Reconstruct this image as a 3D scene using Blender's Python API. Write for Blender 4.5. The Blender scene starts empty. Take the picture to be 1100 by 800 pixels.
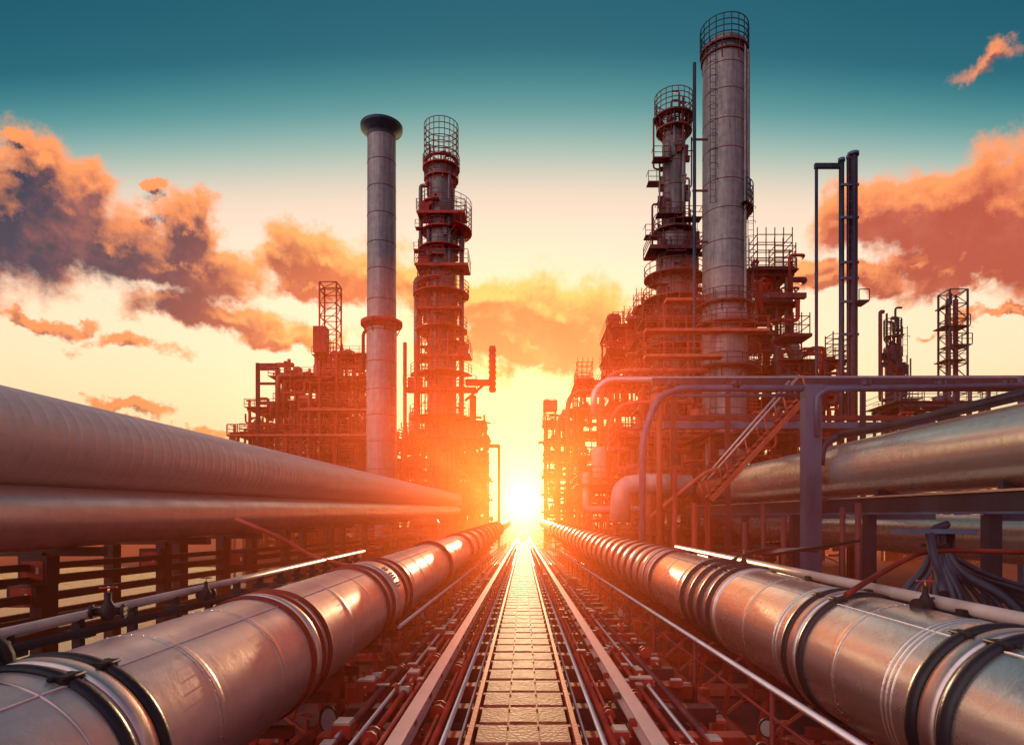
import bpy, math, random
import numpy as np
R = random.Random(7)
S = bpy.context.scene
C = S.collection
F, VX, VY, H = 700.0, 562.0, 568.0, 3.4      # focal in px, vanishing point, eye height

def P(px, py, Y):
    return ((px-VX)*Y/F, Y, H+(VY-py)*Y/F)
def PX(px, Y): return (px-VX)*Y/F
def PZ(py, Y): return H+(VY-py)*Y/F

def lin(r, g, b):
    f = lambda c: (c/255/12.92) if c/255 <= .04045 else ((c/255+.055)/1.055)**2.4
    return (f(r), f(g), f(b), 1)

# ---------------------------------------------------------------- mesh builder
class MB:
    def __init__(s):
        s.v = []; s.f = []; s.sm = []; s.n = 0
    def add(s, v, f, smooth):
        s.v.append(np.asarray(v, float).reshape(-1, 3))
        s.f += [tuple(i+s.n for i in q) for q in f]
        s.sm += [smooth]*len(f); s.n += len(s.v[-1])
        return s
    def box(s, x0, x1, y0, y1, z0, z1):
        v = [(x, y, z) for x in (x0, x1) for y in (y0, y1) for z in (z0, z1)]
        return s.add(v, [(0,1,3,2),(4,6,7,5),(0,4,5,1),(2,3,7,6),(0,2,6,4),(1,5,7,3)], False)
    def cbox(s, c, sx, sy, sz):
        return s.box(c[0]-sx/2, c[0]+sx/2, c[1]-sy/2, c[1]+sy/2, c[2]-sz/2, c[2]+sz/2)
    def tube(s, pts, r, seg=8, caps=True, smooth=True):
        p = np.asarray(pts, float); n = len(p)
        rr = np.full(n, r, float) if np.isscalar(r) else np.asarray(r, float)
        t = np.gradient(p, axis=0) if n > 2 else np.tile(p[1]-p[0], (2, 1))
        t /= np.maximum(np.linalg.norm(t, axis=1), 1e-9)[:, None]
        a = np.array((0, 0, 1.)) if abs(t[0][2]) < .9 else np.array((1., 0, 0))
        u = np.cross(t[0], a); u /= np.linalg.norm(u)
        V = []
        ang = np.linspace(0, 2*math.pi, seg, endpoint=False)
        if seg == 4: ang = ang+math.pi/4
        for i in range(n):
            u = u-t[i]*np.dot(u, t[i]); u /= max(np.linalg.norm(u), 1e-9)
            w = np.cross(t[i], u)
            V.append(p[i]+rr[i]*(np.cos(ang)[:, None]*u+np.sin(ang)[:, None]*w))
        f = []
        for i in range(n-1):
            for j in range(seg):
                k = (j+1) % seg
                f.append((i*seg+j, i*seg+k, (i+1)*seg+k, (i+1)*seg+j))
        base = s.n
        s.add(np.concatenate(V), f, smooth and seg > 4)
        if caps:
            s.f.append(tuple(base+j for j in reversed(range(seg)))); s.sm.append(False)
            s.f.append(tuple(base+(n-1)*seg+j for j in range(seg))); s.sm.append(False)
        return s
    def bar(s, a, b, w):            # square bar
        return s.tube([a, b], w*.7071, 4)
    def lathe(s, c, prof, seg=24, axis='z', a0=0, a1=2*math.pi, smooth=True):
        full = abs(a1-a0-2*math.pi) < 1e-6
        ang = np.linspace(a0, a1, seg, endpoint=not full)
        V = []
        for r, h in prof:
            if axis == 'z': q = np.stack([r*np.cos(ang), r*np.sin(ang), np.full(seg, h)], 1)
            elif axis == 'y': q = np.stack([r*np.cos(ang), np.full(seg, h), r*np.sin(ang)], 1)
            else: q = np.stack([np.full(seg, h), r*np.cos(ang), r*np.sin(ang)], 1)
            V.append(q+np.array(c, float))
        f = []; m = seg if full else seg-1
        for i in range(len(prof)-1):
            for j in range(m):
                k = (j+1) % seg
                f.append((i*seg+j, i*seg+k, (i+1)*seg+k, (i+1)*seg+j))
        return s.add(np.concatenate(V), f, smooth)
    def ring(s, c, Rr, r, axis='y', seg=48, ms=8, sx=1, sy=1):
        a = np.linspace(0, 2*math.pi, seg, endpoint=False); b = np.linspace(0, 2*math.pi, ms, endpoint=False)
        A, B = np.meshgrid(a, b, indexing='ij')
        rad = Rr+r*sx*np.cos(B); h = r*sy*np.sin(B)
        if axis == 'y': V = np.stack([rad*np.cos(A), h, rad*np.sin(A)], -1)
        elif axis == 'z': V = np.stack([rad*np.cos(A), rad*np.sin(A), h], -1)
        else: V = np.stack([h, rad*np.cos(A), rad*np.sin(A)], -1)
        V = V.reshape(-1, 3)+np.array(c, float)
        f = [(i*ms+j, ((i+1) % seg)*ms+j, ((i+1) % seg)*ms+(j+1) % ms, i*ms+(j+1) % ms) for i in range(seg) for j in range(ms)]
        return s.add(V, f, True)
    def build(s, name, mat, parent=None, origin=None):
        v = np.concatenate(s.v) if s.v else np.zeros((0, 3))
        if origin is not None: v = v-np.array(origin, float)
        me = bpy.data.meshes.new(name)
        me.from_pydata(v.tolist(), [], s.f)
        me.polygons.foreach_set('use_smooth', s.sm)
        me.materials.append(M[mat]); me.update()
        o = bpy.data.objects.new(name, me); C.objects.link(o)
        if parent is not None:
            o.parent = parent
        if origin is not None: o.location = origin
        return o

def tag(o, label=None, cat=None, group=None, kind=None):
    if label: o['label'] = label
    if cat: o['category'] = cat
    if group: o['group'] = group
    if kind: o['kind'] = kind
    return o
def empty(name, loc, label, cat, group=None):
    o = bpy.data.objects.new(name, None); C.objects.link(o); o.location = loc
    o.empty_display_size = .3
    return tag(o, label, cat, group)
KIDS = {}
def copy_tree(o, parent=None, label=None, group=None):
    c = o.copy(); C.objects.link(c)
    if parent is not None: c.parent = parent
    for ch in list(o.children): copy_tree(ch, c)
    if label: c['label'] = label
    if group: c['group'] = group
    return c
def fillet(pts, r, n=6):
    p = [np.array(q, float) for q in pts]; out = [p[0]]
    for i in range(1, len(p)-1):
        a, b, c = p[i-1], p[i], p[i+1]
        d1 = (a-b); d2 = (c-b); l1, l2 = np.linalg.norm(d1), np.linalg.norm(d2)
        k = min(r, l1*.48, l2*.48)
        s0, s1 = b+d1/l1*k, b+d2/l2*k
        for t in np.linspace(0, 1, n+1):
            out.append((1-t)**2*s0+2*t*(1-t)*b+t*t*s1)
    out.append(p[-1]); return out

# ---------------------------------------------------------------- materials
M = {}
def nt(m): return m.node_tree.nodes, m.node_tree.links
def paint(name, c1, c2, rough=.5, metal=0., scale=1.2, bump=.15, streak=True, rvar=.15, bscale=30):
    m = bpy.data.materials.new(name); m.use_nodes = True; M[name] = m
    n, l = nt(m); b = n['Principled BSDF']
    tc = n.new('ShaderNodeTexCoord')
    mp = n.new('ShaderNodeMapping'); mp.inputs['Scale'].default_value = (1, 1, .25 if streak else 1)
    l.new(tc.outputs['Object'], mp.inputs['Vector'])
    nz = n.new('ShaderNodeTexNoise'); nz.inputs['Scale'].default_value = scale; nz.inputs['Detail'].default_value = 8; nz.inputs['Roughness'].default_value = .65
    l.new(mp.outputs[0], nz.inputs['Vector'])
    cr = n.new('ShaderNodeValToRGB'); cr.color_ramp.elements[0].position = .35; cr.color_ramp.elements[1].position = .68
    cr.color_ramp.elements[0].color = (*c1, 1); cr.color_ramp.elements[1].color = (*c2, 1)
    l.new(nz.outputs['Fac'], cr.inputs[0]); l.new(cr.outputs[0], b.inputs['Base Color'])
    b.inputs['Metallic'].default_value = metal
    mr = n.new('ShaderNodeMapRange'); mr.inputs['To Min'].default_value = rough-rvar/2; mr.inputs['To Max'].default_value = rough+rvar
    l.new(nz.outputs['Fac'], mr.inputs['Value']); l.new(mr.outputs[0], b.inputs['Roughness'])
    if bump:
        n2 = n.new('ShaderNodeTexNoise'); n2.inputs['Scale'].default_value = bscale; n2.inputs['Detail'].default_value = 3
        l.new(tc.outputs['Object'], n2.inputs['Vector'])
        bp = n.new('ShaderNodeBump'); bp.inputs['Strength'].default_value = bump; bp.inputs['Distance'].default_value = .02
        l.new(n2.outputs['Fac'], bp.inputs['Height']); l.new(bp.outputs[0], b.inputs['Normal'])
    return m
def metalpipe(name, c1, c2, rough, band=0, bandamt=.3, metal=1., axis=1, seam=0, axscale=.06):
    """sheet-metal cladding: soft dents, dust, streaks drawn along the pipe, optional pressed bands round it"""
    m = bpy.data.materials.new(name); m.use_nodes = True; M[name] = m
    n, l = nt(m); b = n['Principled BSDF']; b.inputs['Metallic'].default_value = metal
    tc = n.new('ShaderNodeTexCoord')
    mp = n.new('ShaderNodeMapping'); sc = [1, 1, 1]; sc[axis] = axscale; mp.inputs['Scale'].default_value = sc
    l.new(tc.outputs['Object'], mp.inputs['Vector'])
    nz = n.new('ShaderNodeTexNoise'); nz.inputs['Scale'].default_value = 5; nz.inputs['Detail'].default_value = 7; nz.inputs['Roughness'].default_value = .6
    l.new(mp.outputs[0], nz.inputs['Vector'])
    n3 = n.new('ShaderNodeTexNoise'); n3.inputs['Scale'].default_value = 1.7; n3.inputs['Detail'].default_value = 9; n3.inputs['Roughness'].default_value = .7
    l.new(tc.outputs['Object'], n3.inputs['Vector'])
    mx = n.new('ShaderNodeMath'); mx.operation = 'MULTIPLY_ADD'; mx.inputs[1].default_value = .5
    h = n.new('ShaderNodeMath'); h.operation = 'MULTIPLY'; h.inputs[1].default_value = .5
    l.new(n3.outputs['Fac'], h.inputs[0]); l.new(nz.outputs['Fac'], mx.inputs[0]); l.new(h.outputs[0], mx.inputs[2])
    cr = n.new('ShaderNodeValToRGB'); cr.color_ramp.elements[0].position = .36; cr.color_ramp.elements[1].position = .62
    cr.color_ramp.elements[0].color = (*c1, 1); cr.color_ramp.elements[1].color = (*c2, 1)
    l.new(mx.outputs[0], cr.inputs[0])
    sc_ = n.new('ShaderNodeTexNoise'); sc_.inputs['Scale'].default_value = 3.2; sc_.inputs['Detail'].default_value = 12; sc_.inputs['Roughness'].default_value = .75; sc_.inputs['Distortion'].default_value = .6
    l.new(tc.outputs['Object'], sc_.inputs['Vector'])
    sr = n.new('ShaderNodeMapRange'); sr.inputs['From Min'].default_value = .57; sr.inputs['From Max'].default_value = .70; sr.inputs['To Max'].default_value = .30
    l.new(sc_.outputs['Fac'], sr.inputs['Value'])
    gm = n.new('ShaderNodeMix'); gm.data_type = 'RGBA'; l.new(sr.outputs[0], gm.inputs[0]); l.new(cr.outputs[0], gm.inputs[6]); gm.inputs[7].default_value = (.20, .09, .06, 1)
    l.new(gm.outputs[2], b.inputs['Base Color'])
    mr = n.new('ShaderNodeMapRange'); mr.inputs['From Min'].default_value = .3; mr.inputs['From Max'].default_value = .7
    mr.inputs['To Min'].default_value = rough+.12; mr.inputs['To Max'].default_value = rough-.04
    l.new(mx.outputs[0], mr.inputs['Value']); l.new(mr.outputs[0], b.inputs['Roughness'])
    bp = n.new('ShaderNodeBump'); bp.inputs['Strength'].default_value = .28; bp.inputs['Distance'].default_value = .02
    hsum = n3.outputs['Fac']
    if band:
        sp = n.new('ShaderNodeSeparateXYZ'); l.new(tc.outputs['Object'], sp.inputs[0])
        w = n.new('ShaderNodeMath'); w.operation = 'MULTIPLY'; w.inputs[1].default_value = 1/band
        l.new(sp.outputs[axis], w.inputs[0])
        # uneven spacing
        n5 = n.new('ShaderNodeTexNoise'); n5.noise_dimensions = '1D'; n5.inputs['Scale'].default_value = .9
        l.new(sp.outputs[axis], n5.inputs['W'])
        ad = n.new('ShaderNodeMath'); ad.operation = 'MULTIPLY_ADD'; ad.inputs[1].default_value = 1.6
        l.new(n5.outputs['Fac'], ad.inputs[0]); l.new(w.outputs[0], ad.inputs[2])
        pp = n.new('ShaderNodeMath'); pp.operation = 'PINGPONG'; pp.inputs[1].default_value = 1
        l.new(ad.outputs[0], pp.inputs[0])
        pw = n.new('ShaderNodeMath'); pw.operation = 'POWER'; pw.inputs[1].default_value = 3; l.new(pp.outputs[0], pw.inputs[0])
        sm = n.new('ShaderNodeMath'); sm.operation = 'MULTIPLY_ADD'; sm.inputs[1].default_value = bandamt
        l.new(pw.outputs[0], sm.inputs[0]); l.new(n3.outputs['Fac'], sm.inputs[2]); hsum = sm.outputs[0]
    l.new(hsum, bp.inputs['Height']); l.new(bp.outputs[0], b.inputs['Normal'])
    return m

metalpipe('clad_metal', (.88,.78,.70), (.99,.94,.87), .22, metal=.92)
metalpipe('clad_dull', (.74,.64,.62), (.88,.80,.78), .38, band=.20, bandamt=2.2, metal=.12)
metalpipe('clad_vessel', (.88,.76,.64), (.97,.89,.78), .21, band=.22, bandamt=.3, metal=.70)
metalpipe('clad_red', (.68,.50,.49), (.92,.76,.74), .31, metal=.7)
metalpipe('bright_steel', (.70,.55,.52), (.92,.80,.76), .34, axscale=.2)
metalpipe('stack_shell', (.17,.16,.18), (.36,.32,.33), .42, metal=.45, axis=2)
paint('glow_red_steel', (.28,.016,.010), (.80,.065,.035), .55, .1)  # red of the sun glow put into the steel colour
paint('glow_red_steel_light', (.60,.07,.040), (.92,.22,.13), .5, .1)  # brighter copy, orange-red sun glow painted into its base colour
paint('glow_dark_steel', (.14,.012,.010), (.48,.05,.032), .6, .2)  # darker copy of the steel coloured by the red glow
paint('plum_steel', (.09,.014,.020), (.30,.055,.055), .55, .2)
paint('blue_steel', (.055,.09,.18), (.14,.21,.36), .42, .35)
paint('dark_blue', (.018,.024,.045), (.05,.065,.11), .35, .5)
paint('black_rubber', (.012,.012,.018), (.035,.032,.045), .36, .3)
paint('black_steel', (.010,.007,.009), (.035,.02,.025), .6, .2)
paint('grey_shell', (.12,.10,.12), (.30,.24,.25), .45, .4)
paint('glow_red_shell', (.36,.055,.040), (.72,.16,.10), .42, .35)  # vessel shell colour with the red sun glow painted in
paint('pale_paint', (.45,.33,.30), (.8,.66,.6), .4, .1)
paint('tile_metal', (.36,.075,.045), (.70,.25,.14), .55, .0, scale=6, streak=False, bump=.3)
metalpipe('rail_paint', (.86,.56,.52), (.97,.78,.74), .28, metal=.25, axscale=.2)
paint('hose', (.02,.03,.055), (.07,.10,.16), .4, .1)

def ground_mat():
    m = bpy.data.materials.new('ground'); m.use_nodes = True; M['ground'] = m
    n, l = nt(m); b = n['Principled BSDF']; tc = n.new('ShaderNodeTexCoord')
    a = n.new('ShaderNodeTexNoise'); a.inputs['Scale'].default_value = .25; a.inputs['Detail'].default_value = 12; a.inputs['Roughness'].default_value = .7
    l.new(tc.outputs['Object'], a.inputs['Vector'])
    cr = n.new('ShaderNodeValToRGB'); cr.color_ramp.elements[0].color = (.07,.010,.008,1); cr.color_ramp.elements[1].color = (.40,.055,.035,1)
    cr.color_ramp.elements[0].position = .35; cr.color_ramp.elements[1].position = .7
    l.new(a.outputs['Fac'], cr.inputs[0]); l.new(cr.outputs[0], b.inputs['Base Color'])
    mr = n.new('ShaderNodeMapRange'); mr.inputs['From Min'].default_value = .4; mr.inputs['From Max'].default_value = .62; mr.inputs['To Min'].default_value = .55; mr.inputs['To Max'].default_value = .9
    l.new(a.outputs['Fac'], mr.inputs['Value']); l.new(mr.outputs[0], b.inputs['Roughness'])
    g = n.new('ShaderNodeTexNoise'); g.inputs['Scale'].default_value = 14; g.inputs['Detail'].default_value = 6
    l.new(tc.outputs['Object'], g.inputs['Vector'])
    bp = n.new('ShaderNodeBump'); bp.inputs['Strength'].default_value = .5; bp.inputs['Distance'].default_value = .04
    l.new(g.outputs['Fac'], bp.inputs['Height']); l.new(bp.outputs[0], b.inputs['Normal'])
ground_mat()
def water_mat():
    m = bpy.data.materials.new('water'); m.use_nodes = True; M['water'] = m
    n, l = nt(m); b = n['Principled BSDF']; b.inputs['Base Color'].default_value = (.35,.14,.07,1)
    b.inputs['Roughness'].default_value = .08; b.inputs['Specular IOR Level'].default_value = 1.0
    tc = n.new('ShaderNodeTexCoord'); a = n.new('ShaderNodeTexNoise'); a.inputs['Scale'].default_value = .8; a.inputs['Detail'].default_value = 5
    l.new(tc.outputs['Object'], a.inputs['Vector'])
    bp = n.new('ShaderNodeBump'); bp.inputs['Strength'].default_value = .12; bp.inputs['Distance'].default_value = .1
    l.new(a.outputs['Fac'], bp.inputs['Height']); l.new(bp.outputs[0], b.inputs['Normal'])
water_mat()

# ---------------------------------------------------------------- sky
SUN_EL, SUN_AZ = math.radians(4.0), 0.0
GEL = math.radians(2.3)     # centre of the glow put into the sky colour, below the sun lamp
GD = (0.0, math.cos(GEL), math.sin(GEL))
SD = (math.sin(SUN_AZ)*math.cos(SUN_EL), math.cos(SUN_AZ)*math.cos(SUN_EL), math.sin(SUN_EL))
def build_world():
    w = bpy.data.worlds.new('World'); S.world = w; w.use_nodes = True
    n, l = w.node_tree.nodes, w.node_tree.links
    bg = n['Background']; bg.inputs['Strength'].default_value = 1.2
    def Mt(op, a, b=None, c=None, clamp=False, tree=None):
        N = (tree or w.node_tree)
        q = N.nodes.new('ShaderNodeMath'); q.operation = op; q.use_clamp = clamp
        for i, x in enumerate((a, b, c)):
            if x is None: continue
            if isinstance(x, (int, float)): q.inputs[i].default_value = x
            else: N.links.new(x, q.inputs[i])
        return q.outputs[0]
    def mix(f, a, b):
        q = n.new('ShaderNodeMix'); q.data_type = 'RGBA'
        for i, x in ((0, f), (6, a), (7, b)):
            if isinstance(x, (int, float, tuple)): q.inputs[i].default_value = x
            else: l.new(x, q.inputs[i])
        return q.outputs[2]
    def ss(x, lo, hi, a=0, b=1):
        q = n.new('ShaderNodeMapRange'); q.interpolation_type = 'SMOOTHSTEP'
        l.new(x, q.inputs[0]); q.inputs[1].default_value = lo; q.inputs[2].default_value = hi; q.inputs[3].default_value = a; q.inputs[4].default_value = b
        return q.outputs[0]
    tc = n.new('ShaderNodeTexCoord'); D = tc.outputs['Generated']
    sp = n.new('ShaderNodeSeparateXYZ'); l.new(D, sp.inputs[0])
    x, y, z = sp.outputs
    az = Mt('ARCTAN2', x, y)
    hor = Mt('SQRT', Mt('ADD', Mt('MULTIPLY', x, x), Mt('MULTIPLY', y, y)))
    el = Mt('ARCTAN2', z, hor)
    cmb = n.new('ShaderNodeCombineXYZ'); l.new(az, cmb.inputs[0]); l.new(el, cmb.inputs[1])
    AE = cmb.outputs[0]
    # gradient by elevation
    ramp = n.new('ShaderNodeValToRGB'); l.new(Mt('DIVIDE', Mt('MULTIPLY', el, 1/0.9), Mt('MAXIMUM', Mt('COSINE', az), .62)), ramp.inputs[0])
    stops = [(0.0, (255,205,112)), (.10, (255,222,152)), (.25, (255,226,178)), (.38, (254,220,186)), (.46, (246,210,186)), (.53, (222,200,180)),
             (.585, (150,176,166)), (.64, (70,138,140)), (.71, (2,88,108)), (1.0, (0,50,72))]
    e = ramp.color_ramp.elements; ramp.color_ramp.interpolation = 'B_SPLINE'
    while len(e) < len(stops): e.new(.5)
    for k, (p, c) in enumerate(stops): e[k].position = p; e[k].color = lin(*c)
    col = ramp.outputs[0]
    # angle to the sun
    dp = n.new('ShaderNodeVectorMath'); dp.operation = 'DOT_PRODUCT'; l.new(D, dp.inputs[0]); dp.inputs[1].default_value = GD
    ang = Mt('ARCCOSINE', Mt('MINIMUM', dp.outputs['Value'], .99999))
    col = mix(ss(ang, .05, .42, .80, 0), col, lin(255,205,80))
    # clouds
    g = bpy.data.node_groups.new('CloudField', 'ShaderNodeTree')
    g.interface.new_socket('V', in_out='INPUT', socket_type='NodeSocketVector')
    g.interface.new_socket('D', in_out='OUTPUT', socket_type='NodeSocketFloat')
    gi = g.nodes.new('NodeGroupInput'); go = g.nodes.new('NodeGroupOutput')
    nz = g.nodes.new('ShaderNodeTexNoise'); nz.inputs['Scale'].default_value = 8; nz.inputs['Detail'].default_value = 10; nz.inputs['Roughness'].default_value = .62
    g.links.new(gi.outputs[0], nz.inputs['Vector'])
    sb = g.nodes.new('ShaderNodeVectorMath'); sb.operation = 'SUBTRACT'; g.links.new(nz.outputs['Color'], sb.inputs[0]); sb.inputs[1].default_value = (.5,.5,.5)
    ma = g.nodes.new('ShaderNodeVectorMath'); ma.operation = 'MULTIPLY_ADD'; g.links.new(sb.outputs[0], ma.inputs[0]); ma.inputs[1].default_value = (.20,.15,0)
    g.links.new(gi.outputs[0], ma.inputs[2])
    wv = ma.outputs[0]
    blobs = [(60,210,90,52),(10,222,75,60),(120,255,85,36),(195,290,85,18),(35,160,45,26),(105,185,30,30),(205,240,28,34),
             (245,335,85,17),(310,352,50,11),(138,368,36,10),(52,338,42,9),(135,436,30,7),(190,458,60,5),
             (345,268,48,26),(395,285,45,32),(340,300,50,13),(190,190,7,7),
             (585,335,95,38),(520,318,75,24),(625,365,60,30),(560,375,90,22),(455,292,45,14),
             (1000,222,95,34),(930,232,40,26),(1065,240,60,44),(1035,290,70,16),(905,300,50,15),(865,290,30,14),(1080,325,34,6),(985,275,50,18),
             (1066,70,38,9),(1150,250,90,50),(-90,240,110,60),(1020,330,25,4),
             (10,132,18,5)]
    cur = None
    for (px, py, rx, ry) in blobs:
        a = math.atan((px-VX)/F); hh = math.cos(a); ee = math.atan((VY-py)/F*hh)
        ra = 1.22*rx/F*hh*hh; re = 1.25*ry/F*hh*math.cos(ee)**2
        q = g.nodes.new('ShaderNodeVectorMath'); q.operation = 'MULTIPLY_ADD'; g.links.new(wv, q.inputs[0])
        q.inputs[1].default_value = (1/ra, 1/re, 0); q.inputs[2].default_value = (-a/ra, -ee/re, 0)
        ln = g.nodes.new('ShaderNodeVectorMath'); ln.operation = 'LENGTH'; g.links.new(q.outputs[0], ln.inputs[0])
        d = ln.outputs['Value']
        cur = d if cur is None else Mt('SMOOTH_MIN', cur, d, .35, tree=g)
    # a loose deck of cloud behind the camera as well (seen only in reflections)
    mpb = g.nodes.new('ShaderNodeTexNoise'); mpb.inputs['Scale'].default_value = 2.4; mpb.inputs['Detail'].default_value = 5; g.links.new(gi.outputs[0], mpb.inputs['Vector'])
    sx = g.nodes.new('ShaderNodeSeparateXYZ'); g.links.new(gi.outputs[0], sx.inputs[0])
    back = Mt('SUBTRACT', Mt('ABSOLUTE', sx.outputs[0], tree=g), 1.0, tree=g, clamp=True)
    bc = Mt('MULTIPLY', Mt('MULTIPLY', Mt('SUBTRACT', mpb.outputs['Fac'], .42, tree=g), 5, tree=g), Mt('MULTIPLY', back, 3, tree=g, clamp=True), tree=g)
    out = Mt('ADD', Mt('SUBTRACT', 1.0, cur, tree=g), 0.06, tree=g)
    # billows
    bl = g.nodes.new('ShaderNodeTexNoise'); bl.inputs['Scale'].default_value = 18; bl.inputs['Detail'].default_value = 10; bl.inputs['Roughness'].default_value = .6
    g.links.new(gi.outputs[0], bl.inputs['Vector'])
    out = Mt('ADD', out, Mt('MULTIPLY', Mt('SUBTRACT', bl.outputs['Fac'], .5, tree=g), 1.3, tree=g), tree=g)
    out = Mt('MAXIMUM', out, Mt('SUBTRACT', bc, .15, tree=g), tree=g)
    g.links.new(out, go.inputs[0])
    def field(off):
        v = AE
        if off != (0, 0):
            a = n.new('ShaderNodeVectorMath'); a.operation = 'ADD'; l.new(AE, a.inputs[0]); a.inputs[1].default_value = (off[0], off[1], 0); v = a.outputs[0]
        q = n.new('ShaderNodeGroup'); q.node_tree = g; l.new(v, q.inputs[0]); return q.outputs[0]
    d0, d1, d2 = field((0, 0)), field((0, .011)), field((0, .040))
    hi_ = ss(el, .46, .54)
    cov = Mt('ADD', Mt('MULTIPLY', ss(d0, -.16, .40), Mt('SUBTRACT', 1.0, hi_)), Mt('MULTIPLY', ss(d0, -.1, 1.5), hi_))
    thick = Mt('SUBTRACT', Mt('SUBTRACT', Mt('MULTIPLY', ss(d0, -.08, .80), 1.35), Mt('MULTIPLY', Mt('SUBTRACT', d0, d1), 1.3)), Mt('MULTIPLY', Mt('SUBTRACT', d0, d2), .75), clamp=True)
    lit = 0.0
    near = ss(ang, .22, .62)                  # 0 close to the sun, 1 away
    leftw = ss(az, -.65, -.25, 1, 0)
    core = mix(near, lin(222,110,50), lin(172,68,46))
    core = mix(Mt('MULTIPLY', leftw, near), core, lin(62,46,68))
    core = mix(Mt('MULTIPLY', leftw, ss(el, .22, .42, 0, .8)), core, lin(40,42,66))
    cn = n.new('ShaderNodeTexNoise'); cn.inputs['Scale'].default_value = 11; cn.inputs['Detail'].default_value = 8; cn.inputs['Roughness'].default_value = .62; l.new(AE, cn.inputs['Vector'])
    core = mix(ss(cn.outputs['Fac'], .42, .72, 0, .55), core, mix(near, lin(250,160,84), lin(206,112,88)))
    rim = mix(near, lin(255,196,96), lin(252,146,84))
    shade = mix(thick, rim, core)
    lowglow = ss(el, .02, .22, .4, 0)
    shade = mix(lowglow, shade, lin(250,170,100))
    lp = Mt('MULTIPLY', cov, ss(ang, .06, .20, .0, .97))
    col = mix(lp, col, shade)
    # unseen sky beside and behind camera: bright pink fill added at left, dark right
    bk = ss(y, -.2, .45, 1, 0)
    lowb = mix(ss(x, -.75, .55), (1.6,1.1,.98,1), (.27,.14,.17,1)); highb = mix(ss(x, -.75, .55), (.88,.76,.76,1), (.12,.12,.19,1))
    col = mix(Mt('MULTIPLY', bk, .94), col, mix(ss(z, .02, .62), lowb, highb))
    col = mix(ss(z, -.02, 0.0, 1, 0), col, lin(110,50,36))
    # glow and disc of the sun
    def addc(col, f, c, k):
        q = n.new('ShaderNodeVectorMath'); q.operation = 'SCALE'; q.inputs[0].default_value = [v*k for v in c[:3]]; l.new(f, q.inputs['Scale'])
        a = n.new('ShaderNodeVectorMath'); a.operation = 'ADD'; l.new(col, a.inputs[0]); l.new(q.outputs[0], a.inputs[1]); return a.outputs[0]
    g1 = Mt('EXPONENT', Mt('MULTIPLY', ang, -9.0))
    g2 = Mt('EXPONENT', Mt('MULTIPLY', ang, -28.0))
    col = addc(col, Mt('MULTIPLY', Mt('EXPONENT', Mt('MULTIPLY', ang, -3.6)), Mt('MULTIPLY', ss(el, .12, .50, 1, 0), Mt('SUBTRACT', 1.0, Mt('MULTIPLY', lp, .85)))), (1,.76,.46), GLOW0)
    col = addc(col, g1, (1,.62,.22), GLOW1)
    col = addc(col, g2, (1,.8,.42), GLOW2)
    col = addc(col, Mt('EXPONENT', Mt('MULTIPLY', ang, -55.0)), (1,.88,.60), 4.0)
    sky = n.new('ShaderNodeTexSky'); sky.sky_type = 'NISHITA'; sky.sun_disc = False
    sky.sun_elevation = SUN_EL; sky.sun_rotation = SUN_AZ; sky.dust_density = 4
    q = n.new('ShaderNodeVectorMath'); q.operation = 'SCALE'; l.new(sky.outputs[0], q.inputs[0]); q.inputs['Scale'].default_value = .008
    a = n.new('ShaderNodeVectorMath'); a.operation = 'ADD'; l.new(col, a.inputs[0]); l.new(q.outputs[0], a.inputs[1])
    l.new(a.outputs[0], bg.inputs['Color'])
    w.cycles.sampling_method = 'MANUAL'; w.cycles.sample_map_resolution = 1024
GLOW0, GLOW1, GLOW2 = .9, .9, 1.6
build_world()
sun = bpy.data.lights.new('sun', 'SUN'); sun.energy = 5.0; sun.angle = math.radians(.5); sun.color = (1, .56, .26)
so = bpy.data.objects.new('sun', sun); C.objects.link(so)
from mathutils import Vector
so.rotation_euler = Vector(SD).to_track_quat('Z', 'Y').to_euler()
cam = bpy.data.cameras.new('camera'); co = bpy.data.objects.new('camera', cam); C.objects.link(co)
co.location = (0, 0, H); co.rotation_euler = (math.pi/2, 0, 0)
cam.sensor_width = 36; cam.lens = 36*F/1100; cam.shift_x = -(VX-550)/1100; cam.shift_y = (VY-400)/1100
cam.clip_start = .05; cam.clip_end = 20000
S.camera = co
S.view_settings.view_transform = 'Standard'; S.view_settings.look = 'None'; S.view_settings.exposure = 0
S.cycles.use_denoising = True
try: S.cycles.denoiser = 'OPENIMAGEDENOISE'
except Exception: pass
S.cycles.max_bounces = 5; S.cycles.diffuse_bounces = 3; S.cycles.glossy_bounces = 3; S.cycles.volume_bounces = 0
S.cycles.use_adaptive_sampling = True; S.cycles.adaptive_threshold = .02
S.cycles.caustics_reflective = False
S.cycles.sample_clamp_indirect = 6

# ---------------------------------------------------------------- setting
g = MB()
g.add([(-6000,-200,0),(6000,-200,0),(6000,9000,0),(-6000,9000,0)], [(0,1,2,3)], False)
tag(g.build('ground', 'ground'), 'dark reddish oily ground under the plant', kind='structure')
g = MB()
g.add([(-70,14,.02),(-12.5,14,.02),(-12.5,52,.02),(-24,58,.02),(-90,58,.02)], [(0,1,2,3,4)], False)
tag(g.build('water', 'water'), 'shallow water basin reflecting orange sky', kind='structure')

HAZE1, HAZE2 = .0090, .0042
HC1, HC2 = (1, .07, .03), (1, .44, .11)
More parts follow.
